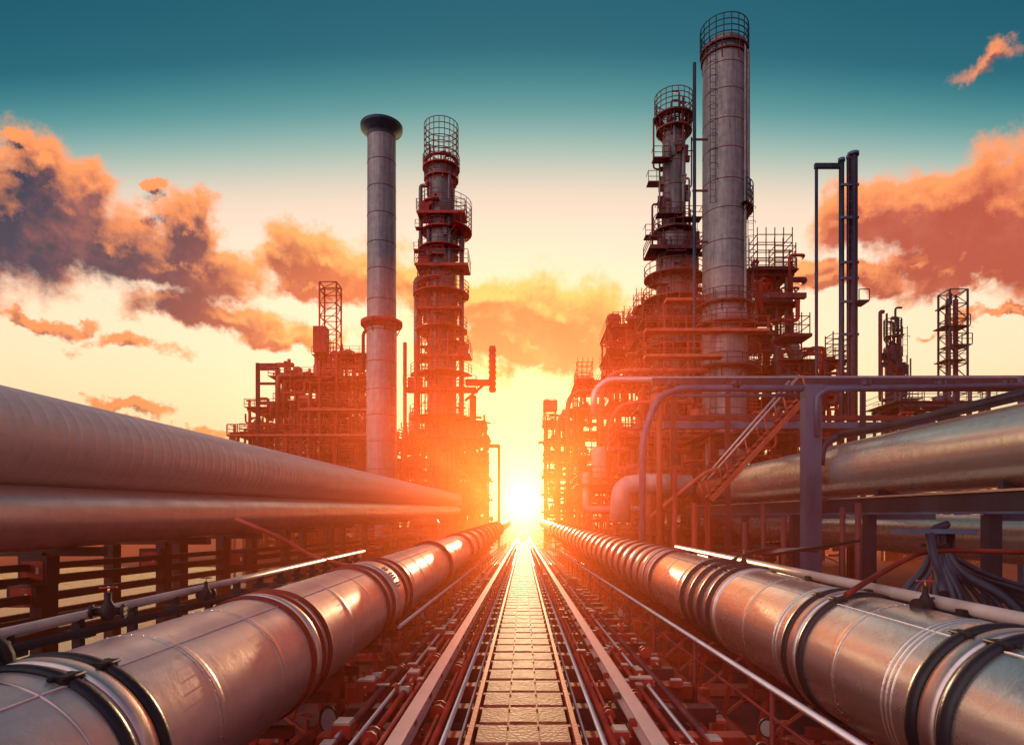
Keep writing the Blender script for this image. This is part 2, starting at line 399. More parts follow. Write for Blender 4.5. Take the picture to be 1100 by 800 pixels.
# haze lying low over the plant
m = bpy.data.materials.new('haze'); m.use_nodes = True; M['haze'] = m
n, l = nt(m); n.remove(n['Principled BSDF']); out = n['Material Output']
def vs(c, d, gg):
    q = n.new('ShaderNodeVolumeScatter'); q.inputs['Color'].default_value = (*c, 1); q.inputs['Density'].default_value = d; q.inputs['Anisotropy'].default_value = gg; return q
a, b_ = vs(HC1, HAZE1, .60), vs(HC2, HAZE2, .82)
ab = n.new('ShaderNodeVolumeAbsorption'); ab.inputs['Color'].default_value = (*HC1, 1); ab.inputs['Density'].default_value = HAZE1
ad0 = n.new('ShaderNodeAddShader'); l.new(ab.outputs[0], ad0.inputs[0])
ad = n.new('ShaderNodeAddShader'); l.new(a.outputs[0], ad.inputs[0]); l.new(b_.outputs[0], ad.inputs[1]); l.new(ad.outputs[0], ad0.inputs[1]); l.new(ad0.outputs[0], out.inputs['Volume'])
g = MB(); pr_ = [(3, -.5), (3, 3.2), (12, 8.5), (92, 8.5), (92, -.5)]
g.add([(x, y, z) for x in (-75, 75) for y, z in pr_], [(0,1,2,3,4), (9,8,7,6,5)]+[(i, (i+1) % 5+0, (i+1) % 5+5, i+5)[::-1] for i in range(5)], False)
hz = g.build('haze', 'haze')
import bmesh
bm = bmesh.new(); bm.from_mesh(hz.data); bmesh.ops.recalc_face_normals(bm, faces=bm.faces); bm.to_mesh(hz.data); bm.free()
tag(hz, 'red glowing haze lying low over the plant', kind='stuff')
# ================================================================ FOREGROUND
def W(x, z, y): return (x, y, H+z)            # x, height relative to the eye, depth

# ---- the two big aisle pipelines
def pipeline(x, z, r, y0, y1, rings, label, shellmat, side, bolts):
    t = empty('large_pipeline', (x, y0, H+z-.022*4.7), label, 'pipeline'); t.rotation_euler.x = math.atan(.022)
    def loc(mb, name, mat, par=t): 
        o = mb.build(name, mat, None, origin=None)
        o.data.transform(__import__('mathutils').Matrix.Translation((-x, -y0, -(H+z)))); o.parent = par
        return o
    ys = sorted(set([y0, y1]+[q for q in np.arange(y0, y1, 3.0)]))
    loc(MB().lathe((x, 0, H+z), [(r, q) for q in ys], 96, 'y'), 'shell', shellmat)
    for i, (ry, w, kind) in enumerate(rings):
        mb = MB()
        if kind == 'fat':        # thick dark rubber-black band
            mb.ring((x, ry, H+z), r+.004, w*.5, 'y', 96, 10, .55, 1)
            b = loc(mb, 'clamp_band', 'black_rubber')
            m2 = MB().cbox((x-side*(r*.42), ry, H+z+r*.93), .075, w*1.3, .045)
            for s in (-1, 1): m2.tube([(x-side*(r*.42)+s*.03, ry-w*.9, H+z+r*.93+.01), (x-side*(r*.42)+s*.03, ry+w*.9, H+z+r*.93+.01)], .012, 6)
            loc(m2, 'clasp', 'black_steel')
        elif kind == 'flat':     # flat metal strap
            mb.lathe((x, 0, H+z), [(r, ry-w/2), (r+.02, ry-w/2), (r+.028, ry-w/4), (r+.028, ry+w/4), (r+.02, ry+w/2), (r, ry+w/2)], 96, 'y')
            loc(mb, 'strap', 'bright_steel')
        elif kind == 'line':     # thin swaged bead in the cladding
            mb.ring((x, ry, H+z), r, w*.5, 'y', 80, 6)
            loc(mb, 'cladding_bead', shellmat)
        else:                    # dark band, red glow in its colour
            mb.ring((x, ry, H+z), r+.004, w*.5, 'y', 72, 8, .5, 1)
            loc(mb, 'clamp_band', kind)
    # laps in the cladding with their rivets, and a lengthwise seam
    busy = [q[0] for q in rings]
    for q in np.arange(y0+.55, 30, 1.12):
        if min(abs(q-b) for b in busy) < .28: continue
        loc(MB().lathe((x, 0, H+z), [(r, q-.02), (r+.004, q-.02), (r+.004, q+.02), (r, q+.05)], 80, 'y', smooth=False), 'cladding_lap', shellmat)
        if q < 14:
            mb = MB()
            for k in range(48):      # each rivet sits on the lap itself, one piece with it
                a = 2*math.pi*k/48; mb.tube([(x+(r-.01)*math.cos(a), q-.045, H+z+(r-.01)*math.sin(a)), (x+(r+.008)*math.cos(a), q-.045, H+z+(r+.008)*math.sin(a))], .007, 6)
            mb.lathe((x, 0, H+z), [(r, q-.06), (r+.003, q-.055), (r+.003, q-.035), (r, q-.03)], 80, 'y', smooth=False)
            loc(mb, 'rivet_row', 'bright_steel')
    a = math.radians(62) if side < 0 else math.radians(118)
    mb = MB(); c_, s_ = math.cos(a), math.sin(a)
    mb.tube([(x+(r+.001)*c_, y0, H+z+(r+.001)*s_), (x+(r+.001)*c_, 60, H+z+(r+.001)*s_)], .007, 6)
    loc(mb, 'seam_strip', shellmat)
    # welded saddles
    for q in np.arange(y0+1.5, min(y1, 70), 5.2):
        mb = MB().box(x-.5*r, x+.5*r, q-.1, q+.1, H+z-r-.32, H+z-r*.82)
        mb.box(x-.75*r, x+.75*r, q-.16, q+.16, H+z-r-.36, H+z-r-.30)
        loc(mb, 'saddle', 'glow_dark_steel')
    return t
RX, RZ, RR = 3.2, -1.22, .60
LX, LZ, LR = -2.61, -1.264, .60
right_rings = []
for yy in (4.02, 4.36): right_rings.append((yy, .13, 'fat'))
for yy in (4.19,): right_rings.append((yy, .16, 'flat'))
for yy in (4.62, 4.68, 4.74): right_rings.append((yy, .02, 'line'))
for yy in (6.12, 6.48): right_rings.append((yy, .12, 'fat'))
right_rings += [(6.30, .18, 'flat'), (6.72, .02, 'line'), (6.80, .02, 'line')]
for yy in (9.15, 9.6, 10.1, 10.65): right_rings.append((yy, .16, 'fat'))
right_rings += [(8.95, .12, 'flat')]
for k, yy in enumerate([13.4, 14.0, 14.8, 15.7, 16.7, 17.8, 19.0, 20.3, 21.7, 23.2, 24.8, 26.6, 28.5, 30.5, 32.7, 35, 38, 41, 45, 50, 55, 62]):
    right_rings.append((yy, .11+.003*yy, 'glow_dark_steel'))
    if yy < 40: right_rings += [(yy+.34+.004*yy, .34+.008*yy, 'flat')]
rp = pipeline(RX, RZ, RR, 1.6, 105, right_rings, 'large shiny aisle pipeline with many closely spaced bands, on the right of the walkway', 'clad_metal', 1, True)
left_rings = []
for yy in (3.38, 3.68): left_rings.append((yy, .10, 'fat'))
left_rings += [(3.53, .14, 'flat'), (3.15, .02, 'line')]
for yy in (6.25, 6.55, 6.78): left_rings.append((yy, .11, 'glow_dark_steel'))
left_rings += [(6.4, .12, 'flat')]
for yy in (9.7, 10.1, 11.2, 11.7): left_rings.append((yy, .14, 'glow_dark_steel'))
left_rings += [(10.65, .7, 'flat')]
for yy in (18, 25.5, 29, 33, 37, 41, 46, 51, 57, 64): left_rings.append((yy, .22+.006*yy, 'glow_dark_steel'))
lp = pipeline(LX, LZ, LR, 1.6, 105, left_rings, 'large dull reddish aisle pipeline with few bands, on the left of the walkway', 'clad_red', -1, True)
# small label plate on the left band
yy = 10.62; aa = math.radians(38)
pl = MB()
for k in range(9):
    a0 = math.radians(58-4.3*k)
    px_, pz_ = LX+(LR+.035)*math.cos(a0), H+LZ+(LR+.035)*math.sin(a0)
    if k in (2, 6): continue
    pl.cbox((px_, yy+.02*(k % 3), pz_), .03, .16, .028)
pl.build('label_lettering', 'pale_paint', lp, None).data.transform(__import__('mathutils').Matrix.Translation((-LX, -1.6, -(H+LZ))))

def run(name, pts, r, mat, label, cat='pipe', group=None, seg=10, fr=.3, clamps=()):
    p = fillet(pts, fr) if len(pts) > 2 else pts
    o = tag(MB().tube(p, r, seg).build(name, mat, None, origin=pts[0]), label, cat, group)
    return o
# conduits on top of the pipelines
rc = run('conduit', [W(3.44, -.60, 1.6), W(3.44, -.60, 14.6)], .055, 'pale_paint', 'pale conduit tube running along the top of the right aisle pipeline', 'conduit')
for o_ in (rc,): o_.rotation_euler.x = math.atan(.022); o_.location.z -= .09
for q in np.arange(2.3, 14, 1.35):
    MB().box(3.34-3.44, 3.50-3.44, q-1.6-.04, q-1.6+.04, -.10, .0).build('bracket', 'black_steel', rc)
rc2 = run('conduit', [W(3.60, -.70, 1.6), W(3.60, -.70, 15)], .045, 'dark_blue', 'dark conduit tube behind the pale conduit on the right aisle pipeline', 'conduit')
rc2.rotation_euler.x = math.atan(.022); rc2.location.z -= .09
lc = run('conduit', [W(-3.06, -.575, 1.6), W(-3.06, -.575, 12.5)], .035, 'pale_paint', 'bright conduit rail raised on brackets above the left aisle pipeline', 'conduit')
lc.rotation_euler.x = math.atan(.022); lc.location.z -= .09
for q in np.arange(2.0, 12.3, .62):
    mb = MB().box(-.03, .03, q-1.6-.025, q-1.6+.025, -.24, -.01)
    mb.box(-.07, .09, q-1.6-.05, q-1.6+.05, -.14, -.09); mb.build('bracket', 'black_steel', lc)
lc2 = run('conduit', [W(-2.98, -.70, 1.6), W(-2.98, -.70, 8), W(-2.95, -.72, 12.4)], .03, 'black_steel', 'black cable conduit lying under the bright rail of the left aisle pipeline', 'conduit')
run('hose', [W(-4.2, .15, 9.5), W(-3.6, -.15, 9.8), W(-3.2, -.45, 10), W(-2.5, -.62, 10.2), W(-2.15, -.83, 10.4)], .035, 'glow_red_steel_light', 'thin red hose dropping onto the left aisle pipeline', 'hose', fr=.5)

# ---- valve assemblies on the pipes
def valve(loc, s=1., label='', mat='black_steel', wheel='glow_red_steel', rz=0, group=None, name='valve'):
    t = empty(name, loc, label, 'valve', group); t.rotation_euler.z = rz; t.scale = (s, s, s)
    b = MB().lathe((0, 0, 0), [(.0, -.16), (.10, -.15), (.13, -.05), (.13, .05), (.08, .14), (.05, .2), (.05, .32), (.0, .33)], 14, 'z')
    b.tube([(-.26, 0, 0), (.26, 0, 0)], .07, 12); b.build('body', mat, t)
    for sx in (-1, 1):
        f = MB().tube([(sx*.22, 0, 0), (sx*.27, 0, 0)], .125, 16)
        for k in range(6):
            a = k*math.pi/3; f.tube([(sx*.20, .1*math.cos(a), .1*math.sin(a)), (sx*.29, .1*math.cos(a), .1*math.sin(a))], .013, 6)
        f.build('flange', mat, t)
    MB().tube([(0, 0, .3), (0, 0, .44)], .015, 6).build('stem', 'bright_steel', t)
    h = MB().ring((0, 0, .42), .13, .014, 'z', 20, 6)
    for k in range(3):
        a = k*math.pi/3; h.bar((-.13*math.cos(a), -.13*math.sin(a), .42), (.13*math.cos(a), .13*math.sin(a), .42), .015)
    h.build('handwheel', wheel, t)
    return t
VT = valve(W(3.30, -.62, 5.35), .46, 'black valve with handwheel sitting on top of the right aisle pipeline beside the drooping cables', rz=.5)
v = copy_tree(VT, label='large black flanged valve at the near end of the left aisle pipeline'); v.location = W(-2.95, -.72, 3.25); v.scale = (1.15,)*3; v.rotation_euler.z = 1.3
v = copy_tree(VT, label='black valve on the left pipeline conduit between its first and second bands'); v.location = W(-2.93, -.58, 4.6); v.scale = (.40,)*3; v.rotation_euler.z = .3
v = copy_tree(VT, label='small black valve on the left pipeline just before its middle bands'); v.location = W(-2.92, -.60, 6.0); v.scale = (.36,)*3; v.rotation_euler.z = 1.5
v = copy_tree(VT, label='small dark valve on the right pipeline above its group of four bands'); v.location = W(3.35, -.56, 9.9); v.scale = (.55,)*3; v.rotation_euler.z = 1.1
# black oval hatch box near end of left pipe
hb = MB().ring((0, 0, 0), .22, .05, 'z', 30, 8); hb.lathe((0, 0, 0), [(0, .05), (.2, .05), (.22, 0), (.22, -.1)], 30, 'z')
for k in range(10):
    a = k*math.pi/5; hb.tube([(.17*math.cos(a), .17*math.sin(a), .04), (.17*math.cos(a), .17*math.sin(a), .09)], .018, 6)
o = hb.build('hatch_cover', 'black_steel'); o.location = W(-2.74, -.69, 2.95); tag(o, 'round black bolted hatch cover on the near end of the left pipeline', 'hatch')

# hoses and the cable fan on the right
cf = empty('cable_bundle', W(4.3, -.15, 7.0), 'blue grey cables fanning down from a beam behind the right pipeline', 'cables')
for k in range(22):
    u = k/21; x1 = 4.0+1.9*u; 
    top = (4.35+.16*R.random(), 7.0+.1*R.random(), H-.0)
    pts = [top, (top[0]+.02, 7.0, H-.12-.1*u), (4.3+.55*u, 6.95+R.uniform(-.1,.1), H-.42-.05*u+R.uniform(-.03,.03)), (x1, 6.9+R.uniform(-.2,.2), H-.66-.12*u+R.uniform(-.03,.03)), (x1+.35*u, 6.8, H-1.0-.3*R.random())]
    p = [np.array(q)-np.array((4.3, 7.0, H-.15)) for q in fillet(pts, .35, 5)]
    MB().tube(p, R.choice((.02, .028, .035)), 7).build('cable', R.choice(('hose', 'dark_blue', 'hose')), cf)
MB().box(-.25, .45, -.18, .18, .10, .15).build('cable_tray', 'blue_steel', cf)
MB().ring((.12, 0, -.02), .12, .018, 'z', 20, 6).build('tie_ring', 'black_steel', cf)
MB().tube([(.35, .1, .12), (.35, .1, -H+.15)], .05, 8).build('post', 'dark_blue', cf)
run('hose', [W(2.95, -.60, 5.95), W(3.2, -.50, 6.1), W(3.7, -.36, 6.5), W(4.25, -.22, 6.9), W(4.9, -.235, 7.0), W(5.5, -.25, 7.0)], .028, 'glow_dark_steel', 'long dark red hose arching from the pipeline clamp to the cable fan', 'hose', fr=.6)
run('hose', [W(4.55, .05, 7.0), W(4.3, -.02, 6.9), W(4.2, -.2, 6.7), W(4.15, -.45, 6.5), W(4.0, -.62, 6.2)], .045, 'dark_blue', 'thick dark blue hose hanging beside the cable fan', 'hose', fr=.4)
for k in range(5):
    run('hose', [W(3.1+.1*k, -.55, 10+.25*k), W(3.6+.1*k, -.40, 10.6+.2*k), W(4.3, -.34-.03*k, 11.5), W(5.6+.2*k, -.42+.05*k, 12.4)], .028, R.choice(('glow_red_steel_light', 'black_rubber', 'bright_steel')),
        'thin hose curving off the back of the right pipeline near the blue column', 'hose', 'hoses curving off the right pipeline', fr=.8)

# ---- walkway down the middle
ZW = -1.6
wk = empty('walkway', W(0, ZW, 2.6), 'narrow central walkway of shiny square plates in dark frames', 'walkway')
mb = MB(); q = 2.8
while q < 75:
    for c in (-1, 0, 1):
        e = .004*R.uniform(-1, 1)
        mb.box(c*.245-.114, c*.245+.114, q-2.6, q-2.6+.43, -.02+e, .006+e)
    q += .52
mb.build('tread_plate', 'tile_metal', wk)
mb = MB(); q = 2.8-.045
while q < 75:
    mb.box(-.46, .46, q-2.6-.035, q-2.6+.035, -.10, -.012); q += .52
for x_ in (-.123, .123): mb.box(x_-.012, x_+.012, 0, 72, -.09, -.018)
mb.build('cross_member', 'glow_red_steel', wk)
for x_ in (-.41, .41):
    MB().box(x_-.02, x_+.02, 0, 90, -.12, .035).build('edge_rail', 'glow_red_steel_light', wk)
MB().box(-.385, .385, 0, 90, -.30, -.27).build('tray_floor', 'glow_dark_steel', wk)
# rails
for s, lb in ((-1, 'left'), (1, 'right')):
    run('service_pipe', [W(s*.60, -1.585, 2.2), W(s*.60, -1.585, 100)], .022, 'bright_steel', 'thin bright pipe close along the %s side of the walkway' % lb)
    run('service_pipe', [W(s*.72, -1.70, 2.2), W(s*.72, -1.70, 80)], .03, 'glow_red_steel', 'thin red pipe low along the %s side of the walkway' % lb)
    mb = MB().box(-.062, .062, 0, 118, -.012, 0).box(-.015, .015, 0, 118, -.13, -.012).box(-.055, .055, 0, 118, -.145, -.13)
    o = mb.build('guide_rail', 'rail_paint'); o.location = W(s*(.985 if s > 0 else .94), -1.55, 2.0)
    tag(o, 'wide pale steel rail running to the horizon on the %s of the walkway' % lb, 'rail')
# sleepers below the rails
for k, q in enumerate(np.arange(2.9, 60, .9)):
    mb = MB().box(-1.75, -.5, -.09, .09, -.14, 0).box(.5, 1.9, -.09, .09, -.14, 0).box(-.5, .5, -.05, .05, -.12, -.02)
    for s in (-1, 1):
        mb.cbox((s*.97, 0, .06), .1, .12, .12)
        for b in (.86, 1.09): mb.tube([(s*b, -.03, 0), (s*b, -.03, .05)], .018, 6)
    o = mb.build('cross_tie', 'glow_red_steel' if k % 2 else 'plum_steel'); o.location = W(0, -1.76, q)
    tag(o, 'dark red steel tie lying across under the walkway rails', 'cross tie', 'ties under the walkway rails')
# outer handrail pipes with posts
def rail(x, z, y0, y1, r, mat, label, name='handrail', posts=2.3, zf=-2.6, pm='glow_dark_steel'):
    t = empty(name, W(x, z, y0), label, 'handrail')
    MB().tube([(0, 0, 0), (0, y1-y0, 0)], r, 10).build('top_rail', mat, t)
    MB().tube([(0, 0, -.22), (0, y1-y0, -.22)], r*.5, 8).build('mid_rail', pm, t)
    for q in np.arange(.4, min(y1-y0, 60), posts):
        MB().tube([(0, q, zf-z), (0, q, -.02)], r*.8, 8).cbox((0, q, zf-z+.02), .14, .14, .03).build('post', pm, t)
    return t
rail(1.95, -1.25, 2.4, 100, .028, 'bright_steel', 'bright handrail between the walkway and the right aisle pipeline')
rail(-1.75, -1.38, 9.2, 100, .028, 'bright_steel', 'bright handrail between the walkway and the left aisle pipeline')

# lower service deck below the pipelines
for s, x0, x1, lb in ((-1, -4.2, -.52, 'left'), (1, .52, 5.4, 'right')):
    t = empty('service_deck', W((x0+x1)/2, -2.6, 2), 'dark red plated service deck below the %s aisle pipeline' % lb, 'deck')
    cx = (x0+x1)/2
    mb = MB()
    for q in np.arange(2.0, 80, 1.3):
        mb.box(x0-cx, x1-cx, q-2, q-2+1.26, -.03+R.uniform(-.01, .01), R.uniform(0, .012))
    mb.build('deck_plate', 'plum_steel', t)
    for q in np.arange(2.4, 60, 2.6):
        MB().box(x0-cx, x1-cx, q-2-.16, q-2+.16, .03, .15).build('beam', 'glow_red_steel' if R.random() < .6 else 'glow_red_steel_light', t)
    for x_ in (x0-cx, x1-cx):
        for q in np.arange(2.4, 60, 5.2): MB().box(x_-.08, x_+.08, q-2-.08, q-2+.08, -.8, -.04).build('leg', 'glow_dark_steel', t)
# pipes of many sizes running over the service decks
for i, (x_, z_, r_, mt) in enumerate([(1.25, -2.38, .06, 'glow_red_steel'), (1.5, -2.40, .05, 'glow_red_steel_light'), (1.75, -2.37, .07, 'plum_steel'), (2.15, -2.40, .05, 'glow_red_steel'), (2.45, -2.36, .09, 'glow_dark_steel'),
                                   (3.9, -2.3, .09, 'glow_dark_steel'), (4.4, -2.2, .12, 'plum_steel'), (4.9, -2.3, .09, 'blue_steel')]):
    run('service_pipe', [W(x_, z_, 2.2), W(x_, z_, 75)], r_, mt, 'red service pipe running low on the deck under the right pipeline', 'pipe', 'service pipes on the right deck')
for i, (x_, z_, r_, mt) in enumerate([(-1.15, -2.38, .06, 'glow_red_steel'), (-1.42, -2.40, .05, 'glow_red_steel_light'), (-1.7, -2.37, .07, 'plum_steel'), (-2.05, -2.40, .05, 'glow_red_steel'), (-2.4, -2.36, .08, 'glow_dark_steel'), (-3.6, -2.2, .1, 'glow_dark_steel')]):
    run('service_pipe', [W(x_, z_, 2.2), W(x_, z_, 75)], r_, mt, 'red service pipe running low on the deck under the left pipeline', 'pipe', 'service pipes on the left deck')
for s in (-1, 1):
    lb = 'right' if s > 0 else 'left'
    for i, (x_, r_, mt) in enumerate([(1.16, .022, 'glow_red_steel_light'), (1.26, .03, 'glow_red_steel'), (1.38, .022, 'clad_red'), (1.52, .035, 'plum_steel'), (.80, .018, 'glow_red_steel_light'), (.52, .014, 'clad_red')]):
        run('small_line', [W(s*x_, -1.76+r_+.005, 2.2), W(s*x_, -1.76+r_+.005, 60)], r_, mt, 'small tube strapped on top of the ties on the %s of the walkway' % lb, 'pipe', 'small tubes on the ties, %s side' % lb, seg=6)
# little valves, boxes and stands crowded on both decks
jb = empty('junction_box', (0, 0, 0), 'small red junction box standing on the right service deck', 'junction box', 'junction boxes on the right deck')
MB().box(-.09, .09, -.06, .06, .12, .36).build('box', 'glow_red_steel_light', jb)
MB().box(-.075, .075, -.072, -.062, .14, .34).build('lid', 'glow_red_steel', jb)
MB().tube([(0, 0, 0), (0, 0, .12)], .02, 6).tube([(.05, 0, .0), (.05, 0, .12)], .012, 6).cbox((0, 0, .01), .16, .14, .02).build('stand', 'glow_dark_steel', jb)
gz = empty('pressure_gauge', (0, 0, 0), 'small round pressure gauge on a stem on the right service deck', 'gauge', 'gauges on the right deck')
MB().tube([(0, .03, .34), (0, -.03, .34)], .075, 18).build('dial', 'black_steel', gz)
MB().tube([(0, -.031, .34), (0, -.036, .34)], .062, 18).build('face', 'pale_paint', gz)
MB().tube([(0, 0, 0), (0, 0, .28)], .016, 6).cbox((0, 0, .02), .1, .1, .04).build('stem', 'glow_red_steel', gz)
vv = valve((0, 0, 0), .5, 'small red handwheel valve on a pipe of the right service deck', 'glow_red_steel', 'glow_red_steel_light', 0, 'valves on the right deck')
used = set()
def scatter(n, xs, side, y0, y1):
    for k in range(n):
        src = (jb, gz, vv)[R.choice((0, 1, 2, 2))]
        y_ = y0+(y1-y0)*R.random()**1.5; x_ = R.uniform(*xs)
        if side == 'left' or src in used:
            o = copy_tree(src)
            if side == 'left':
                o['label'] = o['label'].replace('right', 'left'); o['group'] = o['group'].replace('right', 'left')
        else: o = src; used.add(src)
        o.location = W(x_, -2.59 if src is not vv else -2.36, y_); o.rotation_euler.z = R.uniform(-.4, .4)+(math.pi/2 if src is vv else 0)
        s_ = R.uniform(.7, 1.2)*(.5 if src is vv else 1); o.scale = (s_, s_, s_*(R.uniform(1, 1.6) if src is not vv else 1))
scatter(90, (1.15, 2.9), 'right', 3.2, 26)
scatter(80, (-2.6, -1.1), 'left', 3.2, 24)
# couplings, brackets and lamps' boxes bolted along the ties
cp = empty('pipe_coupling', (0, 0, 0), 'little flanged coupling on the small tubes beside the right walkway rail', 'coupling', 'couplings beside the right walkway rail')
MB().tube([(0, -.07, .03), (0, .07, .03)], .04, 10).build('sleeve', 'pale_paint', cp)
MB().tube([(0, -.075, .03), (0, -.05, .03)], .06, 10).tube([(0, .05, .03), (0, .075, .03)], .06, 10).build('flange', 'glow_red_steel', cp)
tb = empty('terminal_box', (0, 0, 0), 'little terminal box bolted beside the right walkway rail', 'terminal box', 'terminal boxes beside the right walkway rail')
MB().box(-.06, .06, -.08, .08, 0, .09).build('case', 'glow_red_steel', tb)
MB().box(-.05, .05, -.07, .07, .09, .105).tube([(.0, -.08, .05), (0, -.2, .05)], .012, 6).build('lid', 'pale_paint', tb)
for src in (cp, tb):
    for k in range(64):
        o = src if k == 0 else copy_tree(src)
        s = 1 if k % 2 == 0 else -1
        if s < 0: o['label'] = src['label'].replace('right', 'left'); o['group'] = src['group'].replace('right', 'left')
        o.location = W(s*R.choice((.80, 1.16, 1.26, 1.38, 1.52, 1.7)), -1.752, 3.1+22*R.random()**1.6); o.rotation_euler.z = R.choice((0, 0, 1.57)); o.scale = (R.uniform(.7, 1.3),)*3
# upright supports between decks and pipelines
for s, x0, lb in ((1, 2.7, 'right'), (-1, -2.2, 'left')):
    first = None
    for k, q in enumerate(np.arange(3.6, 44, 1.3)):
        if first is None:
            t = empty('pipe_support', (0, 0, 0), 'red trestle standing under the %s aisle pipeline' % lb, 'pipe support', 'trestles under the %s aisle pipeline' % lb)
            MB().bar((0, 0, 0), (s*.12, 0, .62), .05).build('post', 'glow_red_steel', t)
            MB().bar((s*.9, 0, 0), (s*.72, 0, .62), .05).build('post', 'glow_red_steel', t)
            MB().box(min(0, s*.95), max(0, s*.95), -.05, .05, .60, .70).build('crosshead', 'glow_dark_steel', t)
            MB().bar((s*.05, 0, .1), (s*.75, 0, .6), .035).build('brace', 'glow_red_steel_light', t)
            first = t; o = t
        else: o = copy_tree(first)
        o.location = W(x0, -2.59, q+R.uniform(-.1, .1)); o.scale.z = (.70+.022*(q-6.3))/.70

# ---- upper pipes on the left, rising slightly with distance
def sloped(x, z, y0, y1, slope): return [(x, yy, H+z+slope*yy) for yy in (y0, y1)]
def bigpipe(name, x, z, r, y0, y1, slope, mat, label, seg=72, beads=(), cap=True, bead_mat=None, endr=None):
    o0 = (x, y0, H+z+slope*y0)
    d = np.array((0, 1, slope)); d /= np.linalg.norm(d)
    t = empty(name, o0, label, 'pipe' if 'vessel' not in name else 'vessel')
    L = (y1-y0)
    n_ = max(2, int(L/4)); pts = [d*L*k/n_ for k in range(n_+1)]; rr = [r]*(n_+1)
    if cap:   # domed far end
        for a in (15, 30, 45, 60, 75, 88): pts.append(d*(L+r*.5*math.sin(math.radians(a)))); rr.append(r*math.cos(math.radians(a)))
        for a in (15, 30, 45, 60, 75, 88): pts.insert(0, -d*(r*.5*math.sin(math.radians(a)))); rr.insert(0, r*math.cos(math.radians(a)))
    mb = MB(); mb.tube(pts, rr, seg); mb.build('shell', mat, t)
    for b, wd, m_ in beads:
        c = d*(b-y0); mb = MB().tube([c-d*wd/2, c-d*wd/2, c+d*wd/2, c+d*wd/2], [r, r+.03, r+.03, r], seg, caps=False)
        mb.build('band', m_, t)
    return t
bigpipe('overhead_pipe', -9.3, 1.29, .90, 4, 90, .03, 'clad_dull', 'biggest pale overhead pipe with fine ribs, at the top left', beads=[(30, .25, 'clad_red'), (52, .3, 'clad_red'), (74, .3, 'clad_red')])
bigpipe('overhead_pipe', -9.05, -.16, .60, 4, 88, .03, 'clad_red', 'smooth pinkish pipe directly beneath the biggest ribbed overhead pipe', beads=[(40, .2, 'glow_red_steel_light'), (64, .2, 'glow_red_steel_light')])
# rack carrying them
rk = empty('pipe_rack', W(-9.2, -3.4, 10), 'black steel rack of long beams and posts carrying the overhead pipes', 'pipe rack')
def rkb(mb, nm, mt='black_steel'):
    o = mb.build(nm, mt, rk); o.data.transform(__import__('mathutils').Matrix.Translation((9.2, -10, 0))); return o
for z_, h_, y0, y1 in ((-.80, .13, 8, 60), (-1.02, .10, 8, 60), (-1.42, .16, 8, 60), (-1.80, .09, 8, 60), (-2.15, .14, 8, 60)):
    rkb(MB().box(-9.55, -9.40, y0, y1, H+z_, H+z_+h_), 'beam')
for z_, h_, y0, y1 in ((-1.25, .10, 10, 60), (-1.95, .12, 10, 60)):
    rkb(MB().box(-10.9, -10.78, y0, y1, H+z_, H+z_+h_), 'beam')
for q, w_ in ((12.9, .45), (17.2, .35), (20.6, .5), (26, .5), (32, .5), (39, .5), (47, .5), (56, .5)):
    for x_ in (-9.48, -10.84):
        rkb(MB().box(x_-.12, x_+.12, q-w_/2, q+w_/2, 0, H-.62+.03*q-.22), 'post')
    rkb(MB().box(-11, -8.3, q-.13, q+.13, H-.80+.03*q-.12, H-.80+.03*q+.06), 'crosshead')
    rkb(MB().tube([(-9.3, q, H-.74+.03*q), (-9.3, q, H+.45+.03*q)], .12, 8), 'strut')
# plates and boxes fixed to the rack
for i, (px_, py_, y_) in enumerate([(42, 612, 12.6), (30, 640, 12.6), (165, 600, 17), (258, 600, 20.3)]):
    t = empty('control_box', P(px_, py_, y_), ['black square control box high on the first rack post', 'lower black control box on the first rack post', 'dark control box on the second rack post', 'dark red control box on the third rack post'][i], 'control box')
    MB().cbox((0, 0, 0), .55, .35, .55 if i != 1 else .4).build('case', 'black_steel', t)
    MB().cbox((0, -.18, 0), .42, .02, .36).build('door', 'glow_dark_steel', t)
    MB().cbox((.12, -.2, .0), .05, .03, .12).build('handle', 'pale_paint', t)
# ---- upper vessels on the right
uv = bigpipe('pressure_vessel', 10.9, 1.53, .90, 3, 33, .021, 'clad_vessel', 'long shiny horizontal vessel at right, upper one, with domed end', beads=[(7, .1, 'clad_vessel'), (12, .1, 'clad_vessel'), (18, .14, 'clad_vessel'), (26, .14, 'clad_vessel'), (32.6, .25, 'plum_steel')])
bigpipe('overhead_pipe', 10.9, 1.5, .55, 33.6, 39, .021, 'glow_red_shell', 'short reddish neck pipe beyond the domed end of the upper vessel', beads=[(34.4, .3, 'plum_steel'), (38.5, .3, 'glow_red_steel')], seg=40)
bigpipe('overhead_pipe', 13.5, -.66, .68, 4, 60, .021, 'clad_vessel', 'banded pale pipe low behind the portal column at right', beads=[(q, .10, 'clad_metal') for q in (17, 18.2, 18.8, 19.4, 20.0, 20.6, 26, 27, 33, 40, 41)]+[(22.5, .3, 'dark_blue'), (30, .3, 'plum_steel')])
